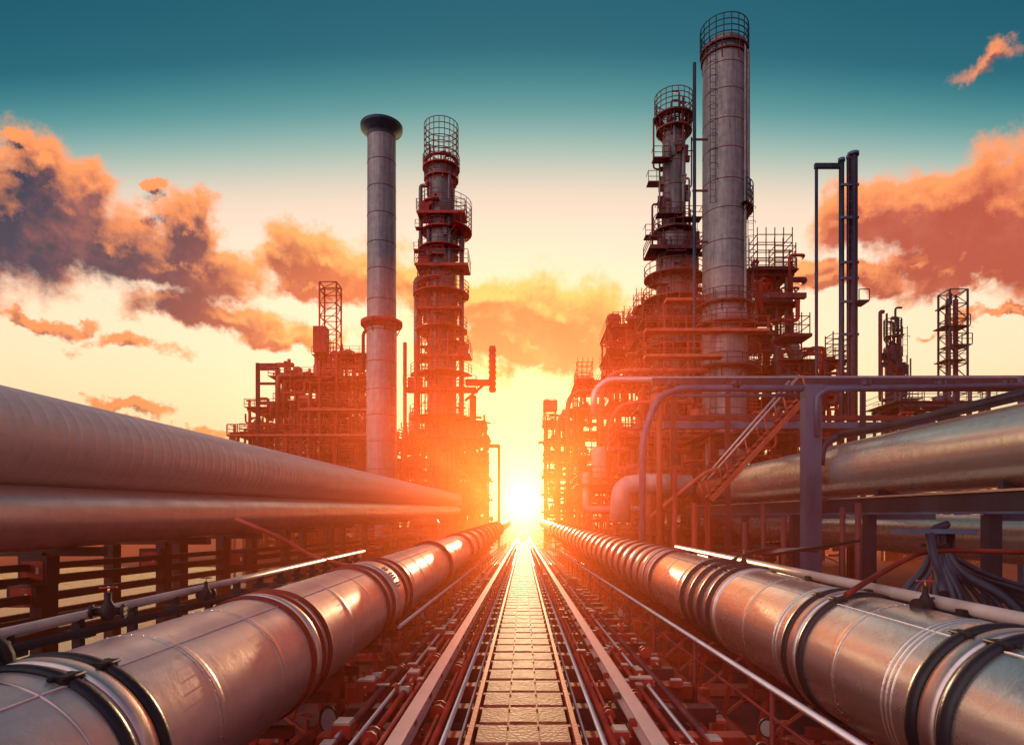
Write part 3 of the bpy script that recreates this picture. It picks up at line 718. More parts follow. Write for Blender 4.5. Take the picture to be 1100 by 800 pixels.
# girder under the vessel
gd = empty('girder', W(10.2, .1, 3), 'long dark blue girder with a bright top edge under the upper vessel', 'girder')
mb = MB(); sl = .021
def slbox(x0, x1, y0, y1, z0, z1):
    v = [(x, y, H+z+sl*y) for x in (x0, x1) for y in (y0, y1) for z in (z0, z1)]
    v = [(a-10.2, b-3, c-(H+.1)) for a, b, c in v]
    return MB().add(v, [(0,1,3,2),(4,6,7,5),(0,4,5,1),(2,3,7,6),(0,2,6,4),(1,5,7,3)], False)
slbox(10.05, 10.2, 3, 40, .08, .50).build('web', 'dark_blue', gd)
slbox(9.95, 10.35, 3, 40, .50, .55).build('top_flange', 'bright_steel', gd)
slbox(9.95, 10.35, 3, 40, .03, .08).build('bottom_flange', 'blue_steel', gd)
for q in (5, 9, 14.2, 19.2, 24.5, 30, 36): 
    MB().box(-.14, .14, q-3-.14, q-3+.14, -H-.1, -.09+sl*q).build('leg', 'dark_blue', gd)
    MB().box(-.1, 1.9, q-3-.1, q-3+.1, sl*q-.22, sl*q-.06).build('cross_beam', 'blue_steel', gd)
    MB().box(.2, 1.3, q-3-.08, q-3+.08, .46+sl*q, .66+sl*q).build('saddle', 'dark_blue', gd)
# ---- portal frame
YP = 21.7; K = F/YP
pf = empty('portal_frame', (9.57, YP, 0), 'blue grey tubular portal frame with one square column and curved left corner', 'portal frame')
def L_(pts, o=(9.57, YP, 0)): return [tuple(np.array(p)-np.array(o)) for p in pts]
xc = PX(871, YP)
MB().box(xc-.27-9.57, xc+.27-9.57, -.22, .22, 0, PZ(414, YP)).build('column', 'blue_steel', pf)
MB().box(xc-.34-9.57, xc+.34-9.57, -.3, .3, 0, .06).build('base_plate', 'dark_blue', pf)
MB().tube(L_(fillet([(PX(690, YP), YP, 0), (PX(690, YP), YP, PZ(470, YP)), (PX(706, YP), YP, PZ(428, YP)), (PX(726, YP), YP, PZ(417, YP)), (PX(1300, YP), YP, PZ(417, YP))], .6)), .115, 12).build('main_tube', 'blue_steel', pf)
MB().tube(L_(fillet([(PX(709, YP), YP+.1, 0), (PX(709, YP), YP+.1, PZ(430, YP)), (PX(722, YP), YP+.1, PZ(423, YP))], .3)), .10, 10).build('inner_post', 'glow_red_steel_light', pf)
MB().tube(L_([(PX(722, YP), YP+.1, PZ(424, YP)), (PX(860, YP), YP+.1, PZ(424, YP))]), .06, 8).build('inner_tube', 'blue_steel', pf)
MB().tube(L_(fillet([(PX(880, YP), YP-.1, PZ(500, YP)), (PX(882, YP), YP-.1, PZ(478, YP)), (PX(900, YP), YP-.1, PZ(468, YP)), (10.5, 20.6, H+3.05), (10.6, 18, H+2.93), (10.6, 3, H+2.66)], .8)), .13, 12).build('offshoot_tube', 'dark_blue', pf)
MB().tube(L_(fillet([(PX(874, YP), YP-.25, PZ(470, YP)), (PX(874, YP), YP-.25, PZ(427, YP)), (PX(885, YP), YP-.25, PZ(420, YP)), (PX(1300, YP), YP-.25, PZ(411, YP))], .5)), .09, 12).build('outer_tube', 'blue_steel', pf)
MB().bar(*L_([(PX(1100, YP), YP, 0), (PX(1100, YP), YP, PZ(405, YP))]), .25).build('column', 'blue_steel', pf)
for px_ in (720, 790, 930, 1010, 1080):
    MB().tube(L_([(PX(px_, YP), YP, PZ(417, YP)), (PX(px_, YP), YP, PZ(408, YP))]), .16, 12).build('collar', 'dark_blue', pf)
# long header crossing further back, bent down at its left end
YH = 38.
run('crossover_header', [(PX(638, YH), YH, PZ(445, YH)), (PX(638, YH), YH, PZ(420, YH)), (PX(652, YH), YH, PZ(408, YH)), (PX(1400, YH), YH, PZ(406, YH))], .20, 'clad_red', 'long horizontal header pipe crossing behind the portal, bent down at its left end', fr=.9, seg=14)
YB = 30.
bf = empty('support_frame', (PX(900, YB), YB, 0), 'dark blue beam frame behind the portal column', 'support frame')
for py_, w_, p0, p1, mt in ((449, .22, 700, 1042, 'plum_steel'), (457, .28, 712, 1040, 'blue_steel'), (410, .30, 700, 1300, 'dark_blue')):
    MB().box(PX(p0, YB)-PX(900, YB), PX(p1, YB)-PX(900, YB), -w_/2, w_/2, PZ(py_, YB)-w_/2, PZ(py_, YB)+w_/2).build('beam', mt, bf)
for px_ in (722, 780, 924, 1024, 1110): MB().box(PX(px_, YB)-.11-PX(900, YB), PX(px_, YB)+.11-PX(900, YB), -.30, -.16, 0, PZ(410, YB)).build('post', 'plum_steel' if px_ < 850 else 'dark_blue', bf)
# stairway between portal and rack
st = empty('stairway', (PX(812, 24), 24, 0), 'slanting steel stairway with tube stringers left of the portal column', 'stairway')
o = np.array((PX(812, 24), 24, 0))
A, B = np.array(P(862, 428, 24)), np.array(P(760, 538, 24))
for dy, nm in ((-.45, 'stringer'), (.45, 'stringer')):
    MB().bar(A+np.array((0, dy, 0))-o, B+np.array((0, dy, 0))-o, .16).build(nm, 'glow_red_steel_light', st)
    MB().tube([A+np.array((0, dy, .75))-o-np.array((.3,0,0)), B+np.array((0, dy, .75))-o-np.array((.1,0,0))], .045, 8).build('handrail', 'clad_red', st)
    for k in range(6):
        q = A+(B-A)*k/5+np.array((0, dy, 0))-o; MB().tube([q, q+np.array((-.2, 0, .75))], .03, 6).build('baluster', 'glow_red_steel_light', st)
mb = MB()
for k in range(16):
    q = A+(B-A)*(k+.5)/16-o; mb.cbox(q, .28, .86, .03)
mb.build('tread', 'plum_steel', st)
MB().bar(B-o, np.array((B[0], 24, 0))-o, .15).build('post', 'glow_red_steel', st)
run('brace_pipe', [P(770, 503, 23), P(757, 508, 23), P(698, 556, 23)], .08, 'glow_red_steel_light', 'slanting red brace pipe below the foot of the stairway')
run('duct', [P(742, 521, 31), P(690, 519, 31), P(668, 523, 31), P(665, 560, 31)], .48, 'pale_paint', 'pale fat duct bent down beside the pipeline near the sun', 'duct', fr=1.0, seg=24)
for i, (px_, t_, b_, y_) in enumerate([(725, 500, 590, 20), (746, 540, 600, 17), (662, 520, 580, 40), (800, 560, 620, 17), (820, 540, 600, 20), (842, 555, 615, 17), (905, 545, 600, 17), (922, 540, 620, 15)]):
    run('standpipe', [(PX(px_, y_), y_, 0), P(px_, t_, y_)], .07, ('glow_red_steel', 'plum_steel')[i > 2], 'thin upright standpipe rising behind the right aisle pipeline', 'pipe', 'standpipes behind the right pipeline')
# ================================================================ THE PLANT
RP = random.Random(21)
def rail_ring(mb, c, r, z, h=1.1, hoops=3, n=14, t=.035, a0=0, a1=2*math.pi):
    full = abs(a1-a0-2*math.pi) < 1e-6
    m = 24 if full else 14
    for k in range(hoops):
        zz = z+h*(k+1)/hoops
        pts = [(c[0]+r*math.cos(a0+(a1-a0)*i/m), c[1]+r*math.sin(a0+(a1-a0)*i/m), zz) for i in range(m+1)]
        mb.tube(pts, t, 4, caps=False)
    for i in range(n+(0 if full else 1)):
        a = a0+(a1-a0)*i/n
        mb.bar((c[0]+r*math.cos(a), c[1]+r*math.sin(a), z), (c[0]+r*math.cos(a), c[1]+r*math.sin(a), z+h), t*1.6)
    return mb
def ladder(mb, x, y, z0, z1, w=.5, dx=(1, 0), t=.05, cage=True):
    for s in (-1, 1):
        mb.bar((x+s*w/2*dx[0], y+s*w/2*dx[1], z0), (x+s*w/2*dx[0], y+s*w/2*dx[1], z1), t)
    z = z0
    while z < z1: mb.bar((x-w/2*dx[0], y-w/2*dx[1], z), (x+w/2*dx[0], y+w/2*dx[1], z), t*.6); z += .6
    if cage:
        z = z0+2
        while z < z1:
            pts = [(x+.42*math.cos(a)*dx[0]-.42*math.sin(a)*dx[1], y+.42*math.cos(a)*dx[1]-.55*abs(math.sin(a))*1.0, z) for a in np.linspace(0, math.pi, 7)]
            mb.tube(pts, t*.5, 4, caps=False); z += 1.3
    return mb
def tower(name, label, px0, px1, ptop, Y, secs, plats, mats, cage=None, extras=True, cat='tower', seam=True, rnd=1, lad=True, risers=()):
    """secs: list of (py, halfwidth_px); plats: (py, halfwidth_px, rail_px, full)"""
    k = Y/F; cx = (px0+px1)/2; X = PX(cx, Y); rr = random.Random(rnd)
    t = empty(name, (X, Y, 0), label, cat)
    prof = []
    for py, hw in secs: prof.append((hw*k, PZ(py, Y)))
    prof = sorted(prof, key=lambda q: q[1])
    prof = [(prof[0][0], 0)]+prof
    pr = [prof[0]]
    for q in prof[1:]:
        if abs(q[0]-pr[-1][0]) > .15: pr.append((pr[-1][0], q[1]-min(1.2, (q[1]-pr[-1][1])*.4)))
        pr.append(q)
    top = pr[-1]
    MB().lathe((0, 0, 0), pr, 40).build('shell', mats[0], t)
    MB().lathe((0, 0, top[1]), [(top[0]*math.cos(a), top[0]*.45*math.sin(a)) for a in np.linspace(0, 1.56, 7)], 40).build('head', mats[0], t)
    def rad(z):
        for (r0, z0), (r1, z1) in zip(pr, pr[1:]):
            if z0 <= z <= z1: return r0+(r1-r0)*(z-z0)/max(z1-z0, 1e-6)
        return top[0]
    if seam:
        z = 4.0
        while z < top[1]:
            MB().ring((0, 0, z), rad(z)-.005, .045, 'z', 40, 6, .6).build('seam_band', mats[1], t); z += 2.3+rr.random()*.6
    for py, hw, rh, full in plats:
        z = PZ(py, Y); R_ = hw*k; r_ = rad(z)
        if full == 'b':
            ox = rr.uniform(-.35, .45)*(R_-r_); hw_ = R_*rr.uniform(.92, 1.08); dp = r_+rr.uniform(.8, 1.4)
            d = MB().box(ox-hw_, ox+hw_, -dp, r_*.5, z-.14, z).box(ox-hw_, ox+hw_, -dp-.02, -dp+.1, z-.4, z-.14).build('platform', mats[1], t)
            mb = MB(); n_ = max(4, int(hw_*2/1.1)); hh_ = rh*k
            for i in range(n_+1):
                x_ = ox-hw_+2*hw_*i/n_; mb.bar((x_, -dp, z), (x_, -dp, z+hh_), .08)
            for q_ in range(1, 4): 
                mb.bar((ox-hw_, -dp, z+hh_*q_/3), (ox+hw_, -dp, z+hh_*q_/3), .065)
                for sx in (-1, 1): mb.bar((ox+sx*hw_, -dp, z+hh_*q_/3), (ox+sx*hw_, r_*.5, z+hh_*q_/3), .065)
            for sx in (-1, 1): mb.bar((ox+sx*hw_, r_*.5, z), (ox+sx*hw_, r_*.5, z+hh_), .08)
            mb.build('railing', mats[2], d)
            MB().cbox((ox+rr.choice((-1, 1))*hw_*.7, -dp*.6, z+.8), hw_*.4, 1.0, 1.6).build('equipment_box', mats[1], t)
            continue
        a0, a1 = (0, 2*math.pi) if full is True else full_ang(full)
        mb = MB().lathe((0, 0, z), [(r_*.96, -.12), (R_, -.12), (R_, .04), (r_*.96, .04)], 28 if full is True else 14, 'z', a0, a1, False)
        n_ = 8
        for i in range(n_):
            a = a0+(a1-a0)*(i+.5)/n_
            mb.bar((r_*math.cos(a), r_*math.sin(a), z-.9), (R_*.95*math.cos(a), R_*.95*math.sin(a), z-.12), .09)
        d = mb.build('platform', mats[1], t)
        rail_ring(MB(), (0, 0), R_-.04, z+.04, rh*k, max(2, min(6, round(rh*k/.55))), (20 if rh > 20 else 14) if full is True else 8, .06 if rh > 30 else .045, a0, a1).build('railing', mats[2], d)
    if lad:
        zs = sorted([0]+[PZ(p[0], Y) for p in plats])
        for i, (za, zb) in enumerate(zip(zs, zs[1:])):
            if zb-za < 1.5: continue
            a = (-.5 if i % 2 else -2.3)
            r_ = max(rad(za+.2), rad(zb-.2))+.35
            ladder(MB(), r_*math.cos(a), r_*math.sin(a), za, zb+1, .5, (1, 0)).build('ladder', mats[2], t)
    for (pxr, p0, p1, rpx) in risers:
        x = PX(pxr, Y)-X
        yy = -math.sqrt(max(0, (rad(PZ(p0, Y))+.2)**2-x*x)) if abs(x) < rad(PZ(p0, Y))+.2 else -.1
        MB().tube(fillet([(x*.7, yy*.2, PZ(p0, Y)), (x, yy, PZ(p0, Y)), (x, yy, PZ(p1, Y)), (x*.6, yy*.2, PZ(p1, Y))], .5), rpx*k, 10).build('riser', mats[0], t)
    if extras:
        for i in range(78):      # small junction boxes, valve stations and instrument runs
            z = rr.uniform(4, top[1]-1); a = rr.uniform(-math.pi*1.05, .05*math.pi); r_ = rad(z)
            c = np.array((math.cos(a), math.sin(a), 0))
            w_, h_ = rr.uniform(.2, .6), rr.uniform(.3, 1.3)
            p_ = c*(r_+.18)+(0, 0, z)
            mb = MB().cbox(p_, w_, .35, h_).cbox(p_+(0, -.2, h_*.3), w_*1.25, .08, .1)
            if rr.random() < .6:
                q_ = p_+(rr.uniform(-.9, .9), -.1, 0); mb.tube(fillet([p_, q_, q_+(0, 0, rr.choice((-1, 1))*rr.uniform(1.5, 6))], .3, 3), rr.uniform(.06, .14), 6)
            mb.build('fitting', rr.choice((mats[1], mats[1], mats[0], mats[2])), t)
        zlo, zhi = top[1]*.05, top[1]*.66      # a cage of posts and hoops round the lower shaft
        for k_ in range(9):
            a = -math.pi*1.02+k_*math.pi*1.04/8; r_ = rad(zhi)+.7+rr.uniform(0, .5)
            MB().bar((r_*math.cos(a), r_*math.sin(a), 0), (r_*math.cos(a), r_*math.sin(a), zhi-rr.uniform(0, 7)), .16).build('frame_post', mats[1], t)
        mb = MB(); z = 3.0
        while z < zhi-3:
            r_ = rad(zhi)+1.0
            pts = [(r_*math.cos(a), r_*math.sin(a), z) for a in np.linspace(-math.pi*1.02, .02*math.pi, 9)]
            mb.tube(pts, .07, 4, caps=False)
            for q0, q1 in zip(pts, pts[1:]):
                if rr.random() < .45: mb.bar(q0, (q1[0], q1[1], z+2.4), .07)
            z += 2.4
        mb.build('hoop_bracing', mats[1], t)
        for i in range(7):                     # stub pipes and davits standing up from the crown
            a = rr.uniform(0, 6.28); r_ = top[0]*rr.uniform(.3, 1.1); h_ = rr.uniform(1.2, 4.2)
            MB().tube(fillet([(r_*math.cos(a), r_*math.sin(a), top[1]-.5), (r_*math.cos(a), r_*math.sin(a), top[1]+h_), (r_*math.cos(a)+rr.choice((-1, 1))*.7, r_*math.sin(a), top[1]+h_)], .25, 3), rr.uniform(.06, .14), 6).build('vent_stub', mats[2], t)
        for i in range(16):                    # small side balconies
            z = rr.uniform(top[1]*.2, top[1]*.93); a = rr.choice((rr.uniform(-3.3, -2.3), rr.uniform(-.9, .2), rr.uniform(-2.3, -.9))); r_ = rad(z)
            c = np.array((math.cos(a)*(r_+.7), math.sin(a)*(r_+.7), z)); w_ = rr.uniform(.7, 1.3)
            mb = MB().cbox(c, w_*2, 1.2, .1)
            for sx in (-1, 0, 1): mb.bar(c+(sx*w_, -.6, 0), c+(sx*w_, -.6, 1.1), .06)
            for h_ in (.5, 1.1): mb.bar(c+(-w_, -.6, h_), c+(w_, -.6, h_), .05)
            for sx in (-1, 1): mb.bar(c+(sx*w_, -.6, 1.1), c+(sx*w_, .6, 1.1), .05)
            mb.build('balcony', mats[1], t)
        for i in range(14):
            z = rr.uniform(3, top[1]-1); a = rr.uniform(-math.pi, 0); r_ = rad(z)
            ln = rr.uniform(.4, .9)
            c = np.array((math.cos(a), math.sin(a), 0))
            mb = MB().tube([c*(r_-.05)+(0, 0, z), c*(r_+ln)+(0, 0, z)], rr.uniform(.10, .22), 10)
            mb.tube([c*(r_+ln-.06)+(0, 0, z), c*(r_+ln+.02)+(0, 0, z)], .32, 12); mb.build('nozzle', mats[1], t)
    return t
def full_ang(s): return {'r': (-math.pi*.33, math.pi/3), 'l': (math.pi/2, 3*math.pi/2), 'f': (-math.pi, 0)}[s]

GREY = ('stack_shell', 'plum_steel', 'dark_blue')
RED = ('glow_red_shell', 'glow_red_steel', 'glow_red_steel')
PLUM = ('grey_shell', 'plum_steel', 'plum_steel')
# main stacks and columns ------------------------------------------------------
tower('distillation_column', 'tallest smooth grey column with a railed crown, right of the sun', 755, 801, 56, 60,
      [(54, 22.5), (320, 23), (352, 23.5)], [(58, 25.5, 25, True), (66, 24.5, 8, True), (228, 30, 24, 'r'), (330, 30, 12, True), (352, 34, 10, True), (398, 36, 10, True)], GREY, extras=False, rnd=3,
      risers=((799, 62, 225, 2.0), (794, 60, 340, 1.2)), lad=True)
mb = MB().tube([(0, 0, 0), (0, 0, PZ(68, 58))], 1.9*58/F, 12)
t = mb.build('vent_pipe', 'dark_blue'); t.location = (PX(746, 58), 58, 0); tag(t, 'thin tall vent pipe just left of the tallest smooth column', 'vent pipe')
for py_ in (150, 205, 260, 318): MB().box(-.2, 1.2, -.06, .06, PZ(py_, 58)-.08, PZ(py_, 58)+.08).build('standoff', 'plum_steel', t)
tower('fractionating_tower', 'slimmer ribbed tower with cage crown, behind and left of the tallest column', 711, 737, 150, 68,
      [(146, 12), (250, 12.5), (262, 17), (330, 19), (400, 21)], [(128, 21, 22, True), (142, 19, 12, True), (250, 22, 16, True), (275, 29, 12, 'b'), (300, 32, 12, True), (325, 33, 12, True), (350, 34, 12, 'b'), (378, 40, 12, True)], ('grey_shell', 'plum_steel', 'plum_steel'), rnd=5,
      risers=((707, 258, 420, 2.2), (748, 258, 420, 2.0), (731, 152, 250, 1.6), (716, 262, 400, 1.4), (739, 262, 420, 2.0)))
tower('chimney', 'smooth grey chimney with flared rim left of the lattice tower', 395, 425, 137, 60,
      [(148, 15), (346, 15.5), (350, 16)], [(349, 22, 1, True)], ('stack_shell', 'plum_steel', 'glow_red_steel'), extras=False, rnd=4, lad=False, cat='chimney')
chm = C.objects['chimney']; zt = PZ(150, 60)
MB().lathe((0, 0, zt), [(1.30, 0), (1.32, .5), (1.9, .85), (1.92, 1.15), (1.55, 1.2), (1.3, .9)], 40).build('flared_rim', 'dark_blue', chm)
MB().lathe((0, 0, PZ(349, 60)), [(1.3, -.5), (1.9, 0), (1.9, .25), (1.3, .3)], 40).build('collar', 'glow_red_steel', chm)
MB().tube(fillet([(-1.7, 0, PZ(400, 60)), (-1.7, 0, PZ(358, 60)), (-1.2, 0, PZ(352, 60))], .4), .16, 8).build('riser', 'plum_steel', chm)
ladder(MB(), 1.1, -1.05, 0, PZ(352, 60), .5, (1, 0)).build('ladder', 'glow_red_steel', chm)
tower('lattice_crowned_tower', 'clustered process tower with tall open cage on top, left of the sun', 456, 492, 180, 100,
      [(185, 15), (245, 14), (255, 15.5), (345, 16), (352, 14), (480, 15)],
      [(182, 20, 12, True), (174, 18.5, 38, True), (194, 18.5, 8, True), (222, 22, 9, 'l'), (236, 24, 12, 'b'), (270, 25, 9, 'f'), (305, 26, 9, 'l'), (336, 24, 12, 'b'), (372, 30, 9, 'r'), (404, 33, 10, 'f'), (250, 33, 30, 'r'), (250, 22, 8, True), (292, 27, 14, 'b'), (318, 30, 12, True), (356, 28, 12, True), (385, 27, 12, 'b'), (420, 36, 12, 'b'), (450, 34, 12, True), (470, 38, 12, 'b')],
      ('grey_shell', 'glow_red_steel', 'plum_steel'), rnd=6, risers=((452, 200, 290, 2.2), (448, 300, 480, 3.5), (462, 250, 350, 2), (496, 255, 480, 2.6), (484, 190, 300, 1.8), (470, 300, 470, 2.4), (488, 356, 480, 3)))
C.objects['lattice_crowned_tower'].name = 'process_tower'
tower('process_tower', 'short railed tower at right beyond the portal beam', 951, 967, 372, 70,
      [(372, 5), (385, 8), (440, 8)], [(362, 9, 18, True), (384, 9, 10, True)], ('plum_steel', 'dark_blue', 'dark_blue'), rnd=8, risers=((945, 335, 430, 2.0),))
# twin tall pipes with a crossbar
t = empty('twin_vent_stack', (PX(911, 45), 45, 0), 'pair of tall dark blue tubes joined by a bar to a thin upright, at right', 'vent stack')
k = 45/F
for px_, tp, r_ in ((904, 172, 2.8), (916.5, 166, 4.6), (911, 169, 1.6)):
    MB().tube([((px_-911)*k, 0, 0), ((px_-911)*k, 0, PZ(tp, 45))], r_*k, 14).build('tube', 'dark_blue', t)
    MB().tube([((px_-911)*k, 0, PZ(tp, 45)-.1), ((px_-911)*k, 0, PZ(tp, 45)+.1)], r_*k*1.3, 14).build('cap', 'blue_steel', t)
MB().tube([((877-911)*k, 0, 0), ((877-911)*k, 0, PZ(178, 45)+.1)], 1.7*k, 12).build('tube', 'dark_blue', t)
MB().box((875-911)*k, (906-911)*k, -.12, .12, PZ(181, 45), PZ(176, 45)).build('crossbar', 'dark_blue', t)
for py_ in (200, 235, 283, 300, 325, 360):
    MB().box((902-911)*k, (921-911)*k, -.25, -.12, PZ(py_, 45)-.08, PZ(py_, 45)+.08).build('spacer', 'blue_steel', t)
ladder(MB(), .0, -.45, 0, PZ(170, 45), .4, (1, 0), .05, False).build('ladder', 'plum_steel', t)
mb = MB().box((918-911)*k, (929-911)*k, -.6, .5, PZ(327, 45), PZ(325, 45))
for q in (918, 929): mb.bar(((q-911)*k, -.6, PZ(326, 45)), ((q-911)*k, -.6, PZ(314, 45)), .05)
mb.bar(((918-911)*k, -.6, PZ(314, 45)), ((929-911)*k, -.6, PZ(314, 45)), .05).build('landing', 'dark_blue', t)

# ---------------------------------------------------------------- equipment kits
def kit_drum(mats):
    t = empty('drum', (0, 0, 0), 'x', 'drum')
    prof = [(.0, -1.75), (.35, -1.68), (.58, -1.5), (.65, -1.3), (.65, 1.3), (.58, 1.5), (.35, 1.68), (0, 1.75)]
    MB().lathe((0, 0, .95), prof, 24, 'x').build('shell', mats[0], t)
    for s in (-.9, .9): MB().box(s-.1, s+.1, -.5, .5, 0, .6).build('saddle', mats[1], t)
    MB().tube([(.3, 0, 1.5), (.3, 0, 1.95)], .12, 10).tube([(.3, 0, 1.9), (.3, 0, 1.98)], .2, 10).build('nozzle', mats[1], t)
    return t
def kit_vert(mats):
    t = empty('upright_vessel', (0, 0, 0), 'x', 'vessel')
    prof = [(.0, .5), (.45, .6), (.6, .85), (.6, 3.0), (.45, 3.3), (.0, 3.42)]
    MB().lathe((0, 0, 0), prof, 24).build('shell', mats[0], t)
    for a in range(4): MB().bar((.5*math.cos(a*1.571), .5*math.sin(a*1.571), 0), (.5*math.cos(a*1.571), .5*math.sin(a*1.571), .9), .1).build('leg', mats[1], t)
    MB().tube(fillet([(0, 0, 3.3), (0, 0, 3.75), (.8, 0, 3.75), (.8, 0, 0)], .25), .09, 8).build('outlet_pipe', mats[1], t)
    return t
def kit_exch(mats):
    t = empty('heat_exchanger', (0, 0, 0), 'x', 'heat exchanger')
    for z in (.5, 1.35):
        MB().lathe((0, 0, z), [(.0, -1.6), (.42, -1.6), (.42, -1.35), (.34, -1.34), (.34, 1.2), (.42, 1.21), (.42, 1.4), (.3, 1.55), (0, 1.6)], 20, 'x').build('shell', mats[0], t)
    for s in (-.8, .8): MB().box(s-.08, s+.08, -.35, .35, 0, 1.1).tube([(s, 0, .5), (s, 0, 1.4)], .12, 8).build('saddle', mats[1], t)
    return t
def kit_pump(mats):
    t = empty('pump', (0, 0, 0), 'x', 'pump')
    MB().box(-.8, .8, -.3, .3, 0, .18).build('base_frame', mats[1], t)
    MB().lathe((0, 0, .55), [(0, -.75), (.26, -.72), (.26, .0), (.1, .05), (.1, .25), (.3, .3), (.3, .55), (0, .6)], 16, 'x').build('motor', mats[0], t)
    MB().tube(fillet([(.45, 0, .8), (.45, 0, 1.6), (.45, .6, 1.6), (.45, .6, 2.3)], .2), .08, 8).build('discharge_pipe', mats[1], t)
    return t
def kit_fan(mats):
    t = empty('cooler_fan', (0, 0, 0), 'x', 'cooler')
    MB().box(-1.1, 1.1, -.9, .9, .9, 1.25).lathe((0, 0, 1.25), [(.9, 0), (.8, .3), (.75, .35), (.75, .0)], 20).build('housing', mats[0], t)
    for x in (-1, 1):
        for y in (-.8, .8): MB().bar((x, y, 0), (x, y, .9), .1).build('leg', mats[1], t)
    return t
KITS = {}
def place_kit(kind, pal, loc, rz, sc, label, group):
    key = (kind, pal)
    if key not in KITS:
        o = {'drum': kit_drum, 'vessel': kit_vert, 'exchanger': kit_exch, 'pump': kit_pump, 'cooler': kit_fan}[kind](PALS[pal]); KITS[key] = o
    else: o = copy_tree(KITS[key])
    o.location = loc; o.rotation_euler.z = rz; o.scale = sc; o['label'] = label; o['group'] = group
    return o
PALS = {'red': ('glow_red_shell', 'glow_red_steel', 'glow_red_steel'), 'sunglow': ('pale_paint', 'glow_red_steel_light', 'glow_red_steel_light'), 'plum': ('grey_shell', 'plum_steel', 'plum_steel'), 'blue': ('grey_shell', 'dark_blue', 'dark_blue')}  # steel colours carry the sun glow: orange-red nearest it, plum and blue farther out
KN = {'drum': 'horizontal drum', 'vessel': 'upright vessel', 'exchanger': 'stacked heat exchanger', 'pump': 'pump with riser', 'cooler': 'air cooler box'}
KN2 = {'drum': 'horizontal drums', 'vessel': 'upright vessels', 'exchanger': 'stacked heat exchangers', 'pump': 'pumps', 'cooler': 'air cooler boxes'}

